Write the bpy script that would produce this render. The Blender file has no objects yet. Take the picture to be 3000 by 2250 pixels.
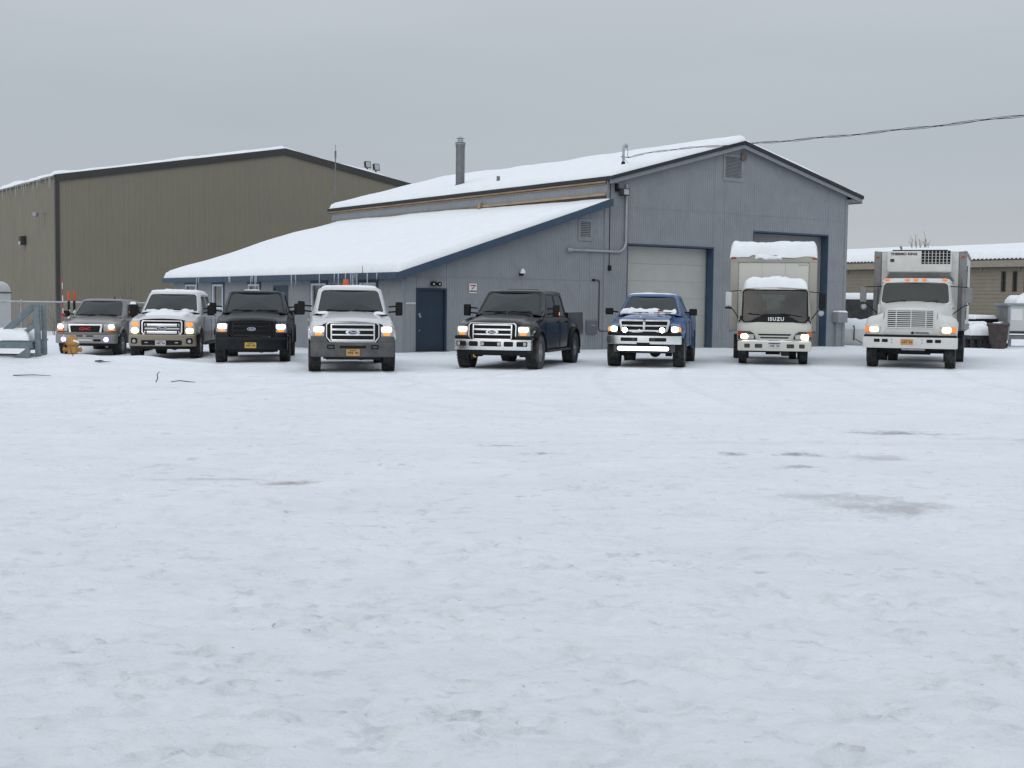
import bpy, bmesh, math, random
import numpy as np
from mathutils import Vector, Matrix
random.seed(7)
SC = bpy.context.scene
COL = SC.collection
R = math.radians
# ------------------------------------------------------------------ camera
PITCH, ROLL, CAMH, FPX = .0622, .0116, 1.62, 3800.0
cd = bpy.data.cameras.new('camera'); cam = bpy.data.objects.new('camera', cd); COL.objects.link(cam)
cd.sensor_width = 36; cd.lens = 36*FPX/3000; cd.clip_start = .1; cd.clip_end = 9000
cam.matrix_world = (Matrix.Translation((0, 0, CAMH)) @ Matrix.Rotation(-PITCH, 4, 'X') @ Matrix.Rotation(-ROLL, 4, 'Y')
                    @ Matrix.Rotation(R(90), 4, 'X'))
SC.camera = cam
SC.render.resolution_x, SC.render.resolution_y = 1024, 768
# ------------------------------------------------------------------ sky
w = bpy.data.worlds.new('World'); SC.world = w; w.use_nodes = True
nt = w.node_tree; nt.nodes.clear(); N = nt.nodes.new; L = nt.links.new
out = N('ShaderNodeOutputWorld'); bg = N('ShaderNodeBackground'); L(bg.outputs[0], out.inputs[0])
SUN_EL, SUN_ROT = R(32), R(205)
sky = N('ShaderNodeTexSky'); sky.sky_type = 'NISHITA'; sky.sun_disc = False
sky.sun_elevation = SUN_EL; sky.sun_rotation = SUN_ROT; sky.air_density = 1.0; sky.dust_density = 4.0
tc = N('ShaderNodeTexCoord'); sep = N('ShaderNodeSeparateXYZ'); L(tc.outputs['Generated'], sep.inputs[0])
# overcast cloud deck: darker towards the horizon, bright overhead, faint stretched structure
ramp = N('ShaderNodeValToRGB'); L(sep.outputs['Z'], ramp.inputs[0])
e = ramp.color_ramp.elements
def stop(p, c):
    s = e.new(p); s.color = (*c, 1)
e[0].position = 0; e[0].color = (5.7, 5.9, 5.9, 1); e[1].position = 1; e[1].color = (9.9, 10.55, 11.6, 1)
stop(.03, (5.5, 5.75, 5.9)); stop(.07, (4.75, 5.12, 5.55)); stop(.13, (4.6, 5.02, 5.5)); stop(.19, (5.0, 5.42, 5.9)); stop(.25, (5.8, 6.2, 6.7)); stop(.5, (8.0, 8.5, 9.2))
mp = N('ShaderNodeMapping'); L(tc.outputs['Generated'], mp.inputs[0]); mp.inputs['Scale'].default_value = (1.0, 1.0, 5.5)
mp.inputs['Rotation'].default_value = (0, R(4), R(20))
nz = N('ShaderNodeTexNoise'); L(mp.outputs[0], nz.inputs['Vector']); nz.inputs['Scale'].default_value = 1.7; nz.inputs['Detail'].default_value = 3
nz.inputs['Roughness'].default_value = .5
mr = N('ShaderNodeMapRange'); L(nz.outputs[0], mr.inputs[0]); mr.inputs[1].default_value = .3; mr.inputs[2].default_value = .7
mr.inputs[3].default_value = .95; mr.inputs[4].default_value = 1.05
mul = N('ShaderNodeMix'); mul.data_type = 'RGBA'; mul.blend_type = 'MULTIPLY'; mul.inputs[0].default_value = 1
L(ramp.outputs[0], mul.inputs[6]); L(mr.outputs[0], mul.inputs[7])
mx = N('ShaderNodeMix'); mx.data_type = 'RGBA'; mx.inputs[0].default_value = .93
L(sky.outputs[0], mx.inputs[6]); L(mul.outputs[2], mx.inputs[7])
L(mx.outputs[2], bg.inputs[0]); bg.inputs[1].default_value = .1
sd = bpy.data.lights.new('sun', 'SUN'); sd.energy = .5; sd.angle = R(60); sd.color = (1, .97, .93)
so = bpy.data.objects.new('sun', sd); COL.objects.link(so); so.location = (-20, -30, 40)
so.rotation_euler = (R(90)-SUN_EL, 0, R(-25))
vs = SC.view_settings; vs.view_transform = 'Standard'; vs.look = 'None'; vs.exposure = 0; vs.gamma = 1; vs.use_curve_mapping = False
# ------------------------------------------------------------------ helpers
def vnoise(x, y, seed=0):
    x = np.asarray(x, float); y = np.asarray(y, float)
    xi = np.floor(x).astype(np.int64); yi = np.floor(y).astype(np.int64); fx = x-xi; fy = y-yi
    fx = fx*fx*fx*(fx*(fx*6-15)+10); fy = fy*fy*fy*(fy*(fy*6-15)+10)
    def h(a, b):
        n = (a*374761393 + b*668265263 + seed*1442695041) & 0x7fffffff
        n = ((n ^ (n >> 13))*1274126177) & 0x7fffffff
        n = ((n ^ (n >> 16))*1103515245) & 0x7fffffff
        return (n & 0xffff)/65535.0
    return (h(xi, yi)*(1-fx)+h(xi+1, yi)*fx)*(1-fy) + (h(xi, yi+1)*(1-fx)+h(xi+1, yi+1)*fx)*fy
def fbm(x, y, seed=0, o=3):
    s = 0; a = 1; t = 0
    for i in range(o):
        s = s + a*vnoise(np.asarray(x)*2**i+i*17.3, np.asarray(y)*2**i+i*9.1, seed+i); t += a; a *= .5
    return s/t-.5
def sstep(a, b, x):
    t = np.clip((np.asarray(x, float)-a)/(b-a), 0, 1); return t*t*(3-2*t)
def tag(o, label=None, cat=None, group=None, kind=None):
    if label: o['label'] = label
    if cat: o['category'] = cat
    if group: o['group'] = group
    if kind: o['kind'] = kind
    return o
def empty(name, loc=(0, 0, 0), rz=0, label=None, cat=None, group=None):
    o = bpy.data.objects.new(name, None); COL.objects.link(o); o.location = loc; o.rotation_euler = (0, 0, rz); o.empty_display_size = .2
    return tag(o, label, cat, group)
def rrect(cx, cz, w, h, r, n=4):
    r = min(r, w/2-1e-4, h/2-1e-4); p = []
    for (sx, sz, a0) in ((1, 1, 0), (-1, 1, 90), (-1, -1, 180), (1, -1, 270)):
        for i in range(n+1):
            a = R(a0+90*i/n); p.append((cx+sx*(w/2-r)+r*math.cos(a), cz+sz*(h/2-r)+r*math.sin(a)))
    return p
def ellipse(cx, cz, a, b, n=20): return [(cx+a*math.cos(2*math.pi*i/n), cz+b*math.sin(2*math.pi*i/n)) for i in range(n)]
class G:
    def __init__(s): s.v = []; s.f = []; s.m = []
    def add(s, vs, fs, m=0):
        b = len(s.v); s.v += [tuple(p) for p in vs]; s.f += [tuple(b+i for i in f) for f in fs]; s.m += [m]*len(fs); return s
    def poly(s, pts, m=0): return s.add(pts, [range(len(pts))], m)
    def box(s, x0, x1, y0, y1, z0, z1, m=0):
        return s.add([(x0, y0, z0), (x1, y0, z0), (x1, y1, z0), (x0, y1, z0), (x0, y0, z1), (x1, y0, z1), (x1, y1, z1), (x0, y1, z1)],
                     [(0, 3, 2, 1), (4, 5, 6, 7), (0, 1, 5, 4), (1, 2, 6, 5), (2, 3, 7, 6), (3, 0, 4, 7)], m)
    def hexa(s, p, m=0): return s.add(p, [(0, 3, 2, 1), (4, 5, 6, 7), (0, 1, 5, 4), (1, 2, 6, 5), (2, 3, 7, 6), (3, 0, 4, 7)], m)
    def bar(s, a, b, w, h, m=0, up=(0, 0, 1)):
        a = Vector(a); b = Vector(b); d = (b-a).normalized(); u = Vector(up)
        if abs(d.dot(u)) > .98: u = Vector((0, 1, 0))
        x = d.cross(u).normalized(); z = x.cross(d).normalized(); q = []
        for c in (a, b):
            for (i, j) in ((-1, -1), (1, -1), (1, 1), (-1, 1)): q.append(c+x*(w/2*i)+z*(h/2*j))
        return s.add(q, [(0, 3, 2, 1), (4, 5, 6, 7), (0, 1, 5, 4), (1, 2, 6, 5), (2, 3, 7, 6), (3, 0, 4, 7)], m)
    def tube(s, path, r, n=8, m=0, caps=True):
        path = [Vector(p) for p in path]; rs = r if isinstance(r, (list, tuple)) else [r]*len(path); rings = []
        prev = None
        for i, p in enumerate(path):
            d = (path[min(i+1, len(path)-1)]-path[max(i-1, 0)]).normalized()
            if prev is None:
                u = Vector((0, 0, 1)) if abs(d.z) < .9 else Vector((1, 0, 0))
                x = d.cross(u).normalized()
            else:
                x = (prev-d*prev.dot(d)).normalized()
            prev = x; y = d.cross(x)
            rings.append([p+(x*math.cos(2*math.pi*k/n)+y*math.sin(2*math.pi*k/n))*rs[i] for k in range(n)])
        return s.loft(rings, True, caps, m)
    def cyl(s, a, b, r, n=12, m=0, r2=None): return s.tube([a, b], [r, r if r2 is None else r2], n, m)
    def loft(s, rings, closed=True, caps=True, m=0, mfun=None):
        n = len(rings[0]); vs = [p for r_ in rings for p in r_]; fs = []; ms = []
        for i in range(len(rings)-1):
            for j in range(n if closed else n-1):
                k = (j+1) % n; fs.append((i*n+j, i*n+k, (i+1)*n+k, (i+1)*n+j)); ms.append(mfun(i, j) if mfun else m)
        b = len(s.v); s.v += [tuple(p) for p in vs]; s.f += [tuple(b+q for q in f) for f in fs]; s.m += ms
        if caps:
            s.f.append(tuple(b+j for j in reversed(range(n)))); s.f.append(tuple(b+(len(rings)-1)*n+j for j in range(n))); s.m += [m, m]
        return s
    def lathe(s, prof, c=(0, 0, 0), axis='z', n=16, m=0):
        rings = []
        for r_, h in prof:
            ring = []
            for k in range(n):
                a = 2*math.pi*k/n; u, v = r_*math.cos(a), r_*math.sin(a)
                p = {'z': (u, v, h), 'x': (h, u, v), 'y': (u, h, v)}[axis]
                ring.append((c[0]+p[0], c[1]+p[1], c[2]+p[2]))
            rings.append(ring)
        return s.loft(rings, True, True, m)
    def extr(s, pts, y0, y1, m=0):
        n = len(pts)
        return s.add([(x, y0, z) for x, z in pts]+[(x, y1, z) for x, z in pts],
                     [tuple(range(n)), tuple(reversed(range(n, 2*n)))]+[(i, n+i, n+(i+1) % n, (i+1) % n) for i in range(n)], m)
    def ring(s, outer, inner, y0, y1, m=0):
        n = len(outer); P = [(x, y0, z) for x, z in outer]+[(x, y0, z) for x, z in inner]+[(x, y1, z) for x, z in outer]+[(x, y1, z) for x, z in inner]
        fs = []
        for i in range(n):
            k = (i+1) % n
            fs += [(i, k, n+k, n+i), (2*n+i, 3*n+i, 3*n+k, 2*n+k), (i, 2*n+i, 2*n+k, k), (n+i, n+k, 3*n+k, 3*n+i)]
        return s.add(P, fs, m)
    def mirror(s):
        b = len(s.v); s.f += [tuple(b+i for i in reversed(f)) for f in list(s.f)]; s.m += list(s.m); s.v += [(-x, y, z) for x, y, z in list(s.v)]; return s
    def move(s, fn): s.v = [tuple(fn(*p)) for p in s.v]; return s
    def build(s, name, mats, parent=None, bevel=0, smooth=35, warp=None, cuts=None, weld=True, seg=2, loc=None, rot=None, mesh_only=False):
        if not isinstance(mats, (list, tuple)): mats = [mats]
        me = bpy.data.meshes.new(name); me.from_pydata(s.v, [], s.f)
        me.polygons.foreach_set('material_index', s.m)
        for q in mats: me.materials.append(q)
        bm = bmesh.new(); bm.from_mesh(me)
        if weld: bmesh.ops.remove_doubles(bm, verts=bm.verts, dist=1e-5)
        if cuts:
            for cx in cuts:
                bmesh.ops.bisect_plane(bm, geom=bm.verts[:]+bm.edges[:]+bm.faces[:], plane_co=(cx, 0, 0), plane_no=(1, 0, 0), dist=1e-4)
        bmesh.ops.recalc_face_normals(bm, faces=bm.faces)
        if bevel:
            es = [e_ for e_ in bm.edges if len(e_.link_faces) == 2 and e_.calc_face_angle(0) > R(40)]
            bmesh.ops.bevel(bm, geom=es, offset=bevel, segments=seg, affect='EDGES', profile=.6, clamp_overlap=True)
        if warp:
            for v in bm.verts: v.co.y += warp(v.co.x, v.co.z)
        bm.to_mesh(me); bm.free()
        if smooth:
            me.shade_smooth(); me.set_sharp_from_angle(angle=R(smooth))
        me.update()
        if mesh_only: return me
        return put(name, me, parent, loc, rot)
def put(name, me, parent=None, loc=None, rot=None):
    o = bpy.data.objects.new(name, me); COL.objects.link(o)
    if parent: o.parent = parent
    if loc: o.location = loc
    if rot: o.rotation_euler = rot
    return o
def text_mesh(s, size, depth, offset=0, shear=0, space=1):
    c = bpy.data.curves.new('lettering', 'FONT'); c.body = s; c.size = size; c.extrude = depth; c.align_x = 'CENTER'; c.align_y = 'CENTER'; c.offset = offset; c.shear = shear
    c.resolution_u = 3; c.space_character = space
    o = bpy.data.objects.new('lettering', c); COL.objects.link(o)
    dg = bpy.context.evaluated_depsgraph_get(); dg.update()
    me = bpy.data.meshes.new_from_object(o.evaluated_get(dg)); bpy.data.objects.remove(o); bpy.data.curves.remove(c)
    return me
def lettering(s, size, mat, parent, loc, rot=(R(90), 0, 0), depth=.004, offset=0, shear=0, sx=1, name='lettering', space=1):
    me = text_mesh(s, size, depth, offset, shear, space); me.materials.clear(); me.materials.append(mat)
    o = put(name, me, parent, loc, rot); o.scale = (sx, 1, 1); return o
# ------------------------------------------------------------------ materials
def pmat(name, col, rough=.5, metal=0, var=.12, scale=4, bump=0, bscale=30, coat=0, dirt=None, emis=None, spec=.5, streak=None, trans=0):
    m = bpy.data.materials.new(name); m.use_nodes = True; t = m.node_tree; b = t.nodes['Principled BSDF']; n = t.nodes.new; l = t.links.new
    b.inputs['Roughness'].default_value = rough; b.inputs['Metallic'].default_value = metal; b.inputs['Coat Weight'].default_value = coat
    b.inputs['Coat Roughness'].default_value = .12; b.inputs['Specular IOR Level'].default_value = spec
    if trans: b.inputs['Transmission Weight'].default_value = trans
    if emis: b.inputs['Emission Color'].default_value = (*emis[0], 1); b.inputs['Emission Strength'].default_value = emis[1]
    tc_ = n('ShaderNodeTexCoord'); mp_ = n('ShaderNodeMapping'); l(tc_.outputs['Object'], mp_.inputs[0])
    if streak: mp_.inputs['Scale'].default_value = streak
    nz_ = n('ShaderNodeTexNoise'); l(mp_.outputs[0], nz_.inputs['Vector']); nz_.inputs['Scale'].default_value = scale; nz_.inputs['Detail'].default_value = 6
    nz_.inputs['Roughness'].default_value = .6
    r_ = n('ShaderNodeMapRange'); l(nz_.outputs[0], r_.inputs[0]); r_.inputs[1].default_value = .3; r_.inputs[2].default_value = .7
    r_.inputs[3].default_value = 1-var; r_.inputs[4].default_value = 1+var
    mm = n('ShaderNodeMix'); mm.data_type = 'RGBA'; mm.blend_type = 'MULTIPLY'; mm.inputs[0].default_value = 1; mm.inputs[6].default_value = (*col, 1)
    l(r_.outputs[0], mm.inputs[7]); outc = mm.outputs[2]
    if dirt:
        n2 = n('ShaderNodeTexNoise'); l(tc_.outputs['Object'], n2.inputs['Vector']); n2.inputs['Scale'].default_value = dirt[2]; n2.inputs['Detail'].default_value = 8; n2.inputs['Roughness'].default_value = .7
        r2 = n('ShaderNodeMapRange'); l(n2.outputs[0], r2.inputs[0]); r2.inputs[1].default_value = .42; r2.inputs[2].default_value = .7; r2.inputs[3].default_value = 0; r2.inputs[4].default_value = dirt[1]
        m2 = n('ShaderNodeMix'); m2.data_type = 'RGBA'; l(r2.outputs[0], m2.inputs[0]); l(outc, m2.inputs[6]); m2.inputs[7].default_value = (*dirt[0], 1); outc = m2.outputs[2]
        a = n('ShaderNodeMath'); a.operation = 'MULTIPLY_ADD'; l(r2.outputs[0], a.inputs[0]); a.inputs[1].default_value = .35; a.inputs[2].default_value = rough; l(a.outputs[0], b.inputs['Roughness'])
    l(outc, b.inputs['Base Color'])
    if bump:
        n3 = n('ShaderNodeTexNoise'); l(mp_.outputs[0], n3.inputs['Vector']); n3.inputs['Scale'].default_value = bscale; n3.inputs['Detail'].default_value = 5
        bp = n('ShaderNodeBump'); bp.inputs['Strength'].default_value = bump; bp.inputs['Distance'].default_value = .02; l(n3.outputs[0], bp.inputs['Height']); l(bp.outputs[0], b.inputs['Normal'])
    return m
GR = (.22, .21, .20)
M = {}
M['snow'] = pmat('snow', (.82, .85, .875), .75, var=.04, scale=3, bump=.5, bscale=14, spec=.25)
M['snow_old'] = pmat('snow_old', (.74, .77, .82), .8, var=.07, scale=5, bump=.8, bscale=18, spec=.2)
M['siding'] = pmat('grey_siding', (.25, .268, .288), .75, var=.06, scale=3, streak=(6, 6, .5), bump=.1, bscale=40, dirt=((.17, .18, .20), .4, 1.1))
M['siding_dark'] = pmat('grey_wall', (.215, .23, .25), .8, var=.1)
M['trimgrey'] = pmat('grey_trim', (.225, .243, .265), .7, var=.12)
M['navy'] = pmat('navy_trim', (.032, .062, .105), .6, var=.18, scale=3, dirt=((.08, .10, .13), .4, 2))
M['navydoor'] = pmat('navy_door', (.010, .026, .048), .5, var=.15, scale=2)
M['gdoor'] = pmat('pale_door_panel', (.42, .43, .41), .6, var=.04, scale=2, dirt=((.33, .33, .31), .4, 1.2))
M['gdoor2'] = pmat('grey_door_panel', (.20, .205, .21), .6, var=.05, scale=2, dirt=((.15, .15, .15), .4, 1.2))
M['rooftar'] = pmat('dark_roof', (.022, .027, .035), .8, var=.2)
M['rawwood'] = pmat('raw_wood', (.36, .25, .15), .8, var=.3, scale=5, streak=(1, .3, 4))
M['weatherwood'] = pmat('weathered_wood', (.20, .16, .12), .85, var=.35, scale=4, streak=(1, .4, 4))
M['tarpaper'] = pmat('tar_paper', (.05, .043, .043), .9, var=.3)
M['galv'] = pmat('galvanized_steel', (.36, .38, .40), .5, metal=.6, var=.15, scale=6)
M['pipegrey'] = pmat('painted_pipe', (.24, .27, .30), .55, var=.12)
M['flue'] = pmat('grey_flue', (.17, .18, .19), .55, metal=.5, var=.2, scale=3)
M['black'] = pmat('black_plastic', (.010, .011, .012), .6, var=.2, scale=8, spec=.2)
M['blackmetal'] = pmat('dark_metal', (.02, .021, .024), .6, var=.3, scale=6, dirt=((.10, .10, .10), .5, 4))
M['under'] = pmat('dirty_underbody', (.016, .016, .017), .85, var=.4, scale=6, dirt=((.07, .068, .066), .6, 5))
M['white'] = pmat('white_paint', (.70, .71, .70), .5, var=.05)
M['winwhite'] = pmat('white_vinyl', (.62, .65, .68), .5, var=.05)
M['glass'] = pmat('dark_glass', (.012, .016, .017), .06, var=.1, coat=.3, spec=.9)
M['carglass'] = pmat('tinted_car_glass', (.020, .028, .028), .10, var=.2, scale=1.2, spec=.42)
M['tanmetal'] = pmat('tan_metal', (.19, .172, .13), .5, var=.03, scale=2, streak=(3, 3, .3), dirt=((.16, .146, .114), .4, .5))
M['tanmetal_side'] = M['tanmetal']
M['browntrim'] = pmat('brown_trim', (.035, .033, .032), .55, var=.15)
M['tanboard'] = pmat('tan_boards', (.22, .195, .15), .75, var=.12, scale=2, dirt=((.15, .14, .12), .4, 1))
M['tyre'] = pmat('tyre_rubber', (.016, .016, .017), .85, var=.3, scale=10, dirt=((.16, .165, .17), .55, 6))
M['rim'] = pmat('alloy_rim', (.42, .43, .44), .35, metal=.8, var=.15, dirt=((.12, .12, .12), .6, 8))
M['rimdark'] = pmat('steel_rim', (.05, .05, .052), .5, metal=.5, var=.2, dirt=((.14, .14, .14), .6, 8))
M['chrome'] = pmat('chrome', (.80, .81, .82), .24, metal=1, var=.04, dirt=((.55, .56, .57), .3, 6))
M['chromed'] = pmat('dull_chrome', (.56, .57, .59), .32, metal=.9, var=.1, dirt=((.25, .25, .25), .4, 6))
M['lens'] = pmat('clear_lens', (.42, .43, .44), .12, metal=.3, var=.15, scale=20)
M['amber'] = pmat('amber_lens', (.55, .13, .02), .25, var=.1)
M['red'] = pmat('red_lens', (.42, .05, .02), .25, var=.1)
M['warm'] = pmat('warm_lamp', (.9, .8, .6), .3, var=0, emis=((1, .72, .34), 9.0))
M['warmw'] = pmat('warm_white_lamp', (.9, .85, .75), .3, var=0, emis=((1, .85, .62), 11.0))
M['cold'] = pmat('cold_lamp', (.9, .9, .9), .3, var=0, emis=((.92, .95, 1), 13.0))
M['barlamp'] = pmat('light_bar_led', (.9, .9, .9), .3, var=0, emis=((.94, .96, 1), 3.5))
M['hid'] = pmat('violet_lamp', (.9, .9, .9), .3, var=0, emis=((.78, .74, 1), 9.0))
M['hidring'] = pmat('violet_lamp_ring', (.3, .25, .6), .3, var=0, emis=((.35, .25, .95), 1.1))
M['amberlit'] = pmat('lit_amber_lens', (.7, .25, .05), .3, var=.1, emis=((1, .27, .03), 1.0))
M['amberdim'] = pmat('dim_amber_lens', (.7, .25, .05), .3, var=.1, emis=((1, .16, .03), .42))
M['blue_badge'] = pmat('blue_badge', (.012, .03, .10), .3, var=.1)
M['redletter'] = pmat('red_badge', (.40, .03, .04), .35, var=.1)
M['plate_y'] = pmat('yellow_plate', (.52, .34, .05), .5, var=.15, scale=12)
M['plate_w'] = pmat('white_plate', (.5, .5, .48), .5, var=.15, scale=12)
M['plate_o'] = pmat('orange_plate', (.52, .27, .06), .5, var=.15, scale=12)
M['plate_ink'] = pmat('plate_ink', (.03, .04, .10), .6, var=.1)
M['orange'] = pmat('orange_plastic', (.52, .10, .02), .5, var=.15)
M['hydrant'] = pmat('yellow_orange_paint', (.46, .24, .055), .6, var=.15, scale=6, dirt=((.28, .17, .08), .4, 5))
M['deckpaint'] = pmat('blue_grey_paint', (.165, .205, .225), .75, var=.22, scale=5, dirt=((.09, .10, .11), .5, 3))
M['trailerw'] = pmat('trailer_white', (.55, .57, .57), .45, var=.06, dirt=((.35, .35, .33), .4, 2))
M['cream'] = pmat('cream_paint', (.57, .57, .515), .5, var=.05, scale=2, dirt=((.48, .47, .42), .4, 2))
M['boxtan'] = pmat('weathered_tan_frp', (.40, .385, .34), .65, var=.12, scale=3, dirt=((.2, .19, .17), .5, 1.5))
M['boxgrey'] = pmat('grey_post', (.23, .235, .235), .6, metal=.2, var=.15, scale=3, dirt=((.14, .14, .13), .5, 2))
M['truckwhite'] = pmat('dirty_truck_white', (.62, .625, .605), .45, var=.05, coat=.15, dirt=((.46, .45, .42), .45, 2.2))
M['brownbin'] = pmat('brown_plastic', (.045, .032, .029), .6, var=.2, dirt=((.12, .10, .09), .4, 4))
M['twig'] = pmat('twig_bark', (.05, .042, .038), .9, var=.3)
M['icicle'] = pmat('ice', (.70, .76, .82), .08, var=.05, trans=.5)
def paint(name, c, dirt=.45, rough=.28, coat=.5, spec=.5): return pmat(name, c, rough, var=.05, scale=2, coat=coat, spec=spec, dirt=(GR, dirt, 2.4))
M['p_white'] = paint('white_car_paint', (.61, .62, .63), .25)
M['p_black'] = paint('black_car_paint', (.004, .005, .006), .02, .2, .22, .3)
M['p_black2'] = paint('dull_black_car_paint', (.005, .007, .010), .03, .35, .06, .25)
M['p_pewter'] = paint('pewter_car_paint', (.155, .148, .14), .35)
M['p_tan'] = paint('tan_car_paint', (.26, .22, .155), .35)
M['p_blue'] = paint('blue_car_paint', (.014, .082, .235), .12)
M['p_greybump'] = paint('grey_bumper', (.06, .062, .066), .4, .6, 0)
M['pewterchrome'] = pmat('pewter_bumper', (.30, .295, .29), .35, metal=.5, var=.08, dirt=((.2, .2, .19), .4, 4))
# ------------------------------------------------------------------ ground
def gz(x, y):
    x = np.asarray(x, float); y = np.asarray(y, float)
    z = -.02*np.clip(-x-4, 0, 25)*sstep(10, 24, y)
    bk = sstep(-6.3, -10.8, x+.9*fbm(y*.5, x*.1, 6)); bf = sstep(24.6, 26.6, y+1.2*fbm(x*.6, y*.1, 7))
    z = z + .25*bk*bf*(1-sstep(33.2, 34.4, y))*(.75+.9*(fbm(x*.5, y*.5, 3)+.25)) + bk*bf*(1-sstep(33.4, 34.6, y))*(.12*fbm(x*1.1, y*1.1, 9, 4)+.10*np.exp(-((y-32.9)/.7)**2))
    z = z + .55*np.exp(-((x+16.2)/1.6)**2-((y-46.5)/1.8)**2) + .25*sstep(-17, -21, x)*sstep(43, 47, y)
    far = sstep(13.5, 17, x)*sstep(43, 48, y)
    z = z + far*(.18*fbm(x*.45, y*.45, 5, 3)-.08)
    # low ridge of ploughed snow along the workshop front
    s = (x+3.486)*.8221+(y-40.987)*.5693; t = -(x+3.486)*.5693+(y-40.987)*.8221
    z = z + .07*np.exp(-((t+.35)/.5)**2)*sstep(-1, .5, s)*(1-sstep(20.5, 22, s))*(.6+fbm(s*.9, t*.9, 8))
    return z
def make_ground():
    def grow(a, b, n): return list(a+(b-a)*(np.linspace(0, 1, n+1)[1:]**2.6))
    xs = np.concatenate([np.arange(-4.2, 4.2, .05), np.arange(4.2, 22, .15), grow(22, 3500, 34)])
    xs = np.unique(np.concatenate([xs, -np.array(xs[xs > 4.2]), [-4.25]])); xs.sort()
    ys = np.concatenate([-np.array(grow(0, 2500, 22)), np.arange(0, 3.6, .4), np.arange(3.6, 9, .032), np.arange(9, 13, .06), np.arange(13, 30, .1), np.arange(30, 66, .22), grow(66, 4500, 34)])
    ys = np.unique(ys)
    X, Y = np.meshgrid(xs, ys); Z = gz(X, Y)
    near = (np.abs(X) < 24)*sstep(0, 3, Y)*(1-sstep(60, 75, Y))
    Z += near*(.040*fbm(X*.55, Y*.8, 11, 3)*sstep(30, 20, Y)+.018*fbm(X*.7, Y*.9, 12, 3)+.036*fbm(X*2.0, Y*2.8, 13, 4)*(.3+.7*sstep(26, 12, Y))+.014*fbm(X*8, Y*8, 14, 2)*sstep(15, 9, Y))
    Z += near*(.022*np.abs(fbm(X*.9, Y*1.3, 15, 4))*sstep(34, 18, Y)+.028*np.abs(fbm(X*3.1, Y*3.6, 16, 3))*sstep(22, 11, Y))
    rng = random.Random(4)
    def pit(cx, cy, rx, ry, d, a):
        i0, i1 = np.searchsorted(ys, [cy-.7, cy+.7]); j0, j1 = np.searchsorted(xs, [cx-.7, cx+.7])
        if i1 <= i0 or j1 <= j0: return
        dx = X[i0:i1, j0:j1]-cx; dy = Y[i0:i1, j0:j1]-cy; ca, sa = math.cos(a), math.sin(a)
        u = (dx*ca+dy*sa)/rx; v = (-dx*sa+dy*ca)/ry; q = np.sqrt(u*u+v*v)
        q = q*(.8+.5*vnoise(dx*9+cx*7, dy*9+cy*3, 3)); Z[i0:i1, j0:j1] += d*(-np.exp(-q**6)+.4*np.exp(-((q-1.3)/.25)**2))
    for k in range(3000):
        cy = 3.8+22*rng.random()**1.7; cx = rng.uniform(-1, 1)*(1.5+cy*.42)
        pit(cx, cy, rng.uniform(.05, .14), rng.uniform(.03, .075), rng.uniform(.008, .030), rng.uniform(0, 3.1))
    for k in range(24):       # shallow scraped patches
        cy = rng.uniform(5, 26); cx = rng.uniform(-1, 1)*(1+cy*.42); pit(cx, cy, rng.uniform(.3, .5), rng.uniform(.12, .25), rng.uniform(.01, .02), rng.uniform(-.3, .3))
    for (y0, k, wd, dp) in ((19.5, .05, .22, .016), (21.2, .05, .22, .016), (24.3, -.03, .2, .014), (15.2, .03, .25, .014), (26.6, .02, .3, .02), (28.4, .02, .3, .02)):
        yc = y0+k*X+.5*fbm(X*.15, X*0+y0, 21, 2); Z -= near*dp*np.exp(-((Y-yc)/wd)**4)*(.5+vnoise(X*.4, X*0+y0, 5))
    packed = np.zeros_like(Z)
    for (tx, ty, an, tk, kk, ln) in ((-13.45, 41.6, 2, 1.66, .004, 4), (-10.28, 38.6, 5.2, 1.72, -.01, 6), (-7.14, 35.75, 7.8, 1.72, .012, 13), (-3.79, 30.55, 9, 1.72, .016, 15), (-.28, 32.5, -15.2, 1.76, -.010, 17), (3.57, 34.4, -11.8, 1.72, .012, 18), (7.4, 36.85, -9.5, 1.68, .006, 16), (10.95, 35.6, -20.5, 2.04, .018, 18)):
        ca, sa = math.cos(R(an)), math.sin(R(an)); dx, dy = X-tx, Y-ty
        fw = dx*sa-dy*ca; lt = dx*ca+dy*sa-kk*fw**2*np.sign(fw)-.12*fbm(fw*.3, fw*0+an, 22, 2)
        fade = sstep(-6, -4.5, fw)*(1-sstep(ln*.5, ln, fw))
        for s_ in (-tk/2, tk/2):
            d_ = np.abs(lt-s_); m_ = fade*np.exp(-(d_/.15)**6)*(.55+.6*vnoise(fw*.9, fw*0+s_*3, 31)); packed = np.maximum(packed, m_)
            Z += fade*(-.011*np.exp(-(d_/.15)**6)+.008*np.exp(-((d_-.2)/.06)**2)*(.5+vnoise(X*4, Y*4, 32)))
    for (y0, k, wd, dp) in ((19.5, .05, .2, 0), (21.2, .05, .2, 0), (26.6, .02, .26, 0), (28.4, .02, .26, 0), (15.2, .03, .2, 0)):
        yc = y0+k*X+.5*fbm(X*.15, X*0+y0, 21, 2); packed = np.maximum(packed, near*np.exp(-((Y-yc)/wd)**4)*sstep(.35, .7, vnoise(X*.22, X*0+y0, 6))*.8)
    ny, nx = X.shape
    me = bpy.data.meshes.new('ground'); nv = nx*ny
    me.vertices.add(nv); me.vertices.foreach_set('co', np.stack([X, Y, Z], -1).astype(np.float32).ravel())
    idx = np.arange(nv).reshape(ny, nx); q = np.stack([idx[:-1, :-1], idx[:-1, 1:], idx[1:, 1:], idx[1:, :-1]], -1).reshape(-1, 4)
    me.loops.add(q.size); me.loops.foreach_set('vertex_index', q.ravel().astype(np.int32)); me.polygons.add(len(q))
    me.polygons.foreach_set('loop_start', np.arange(0, q.size, 4, dtype=np.int32)); me.update(calc_edges=True); me.shade_smooth()
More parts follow.
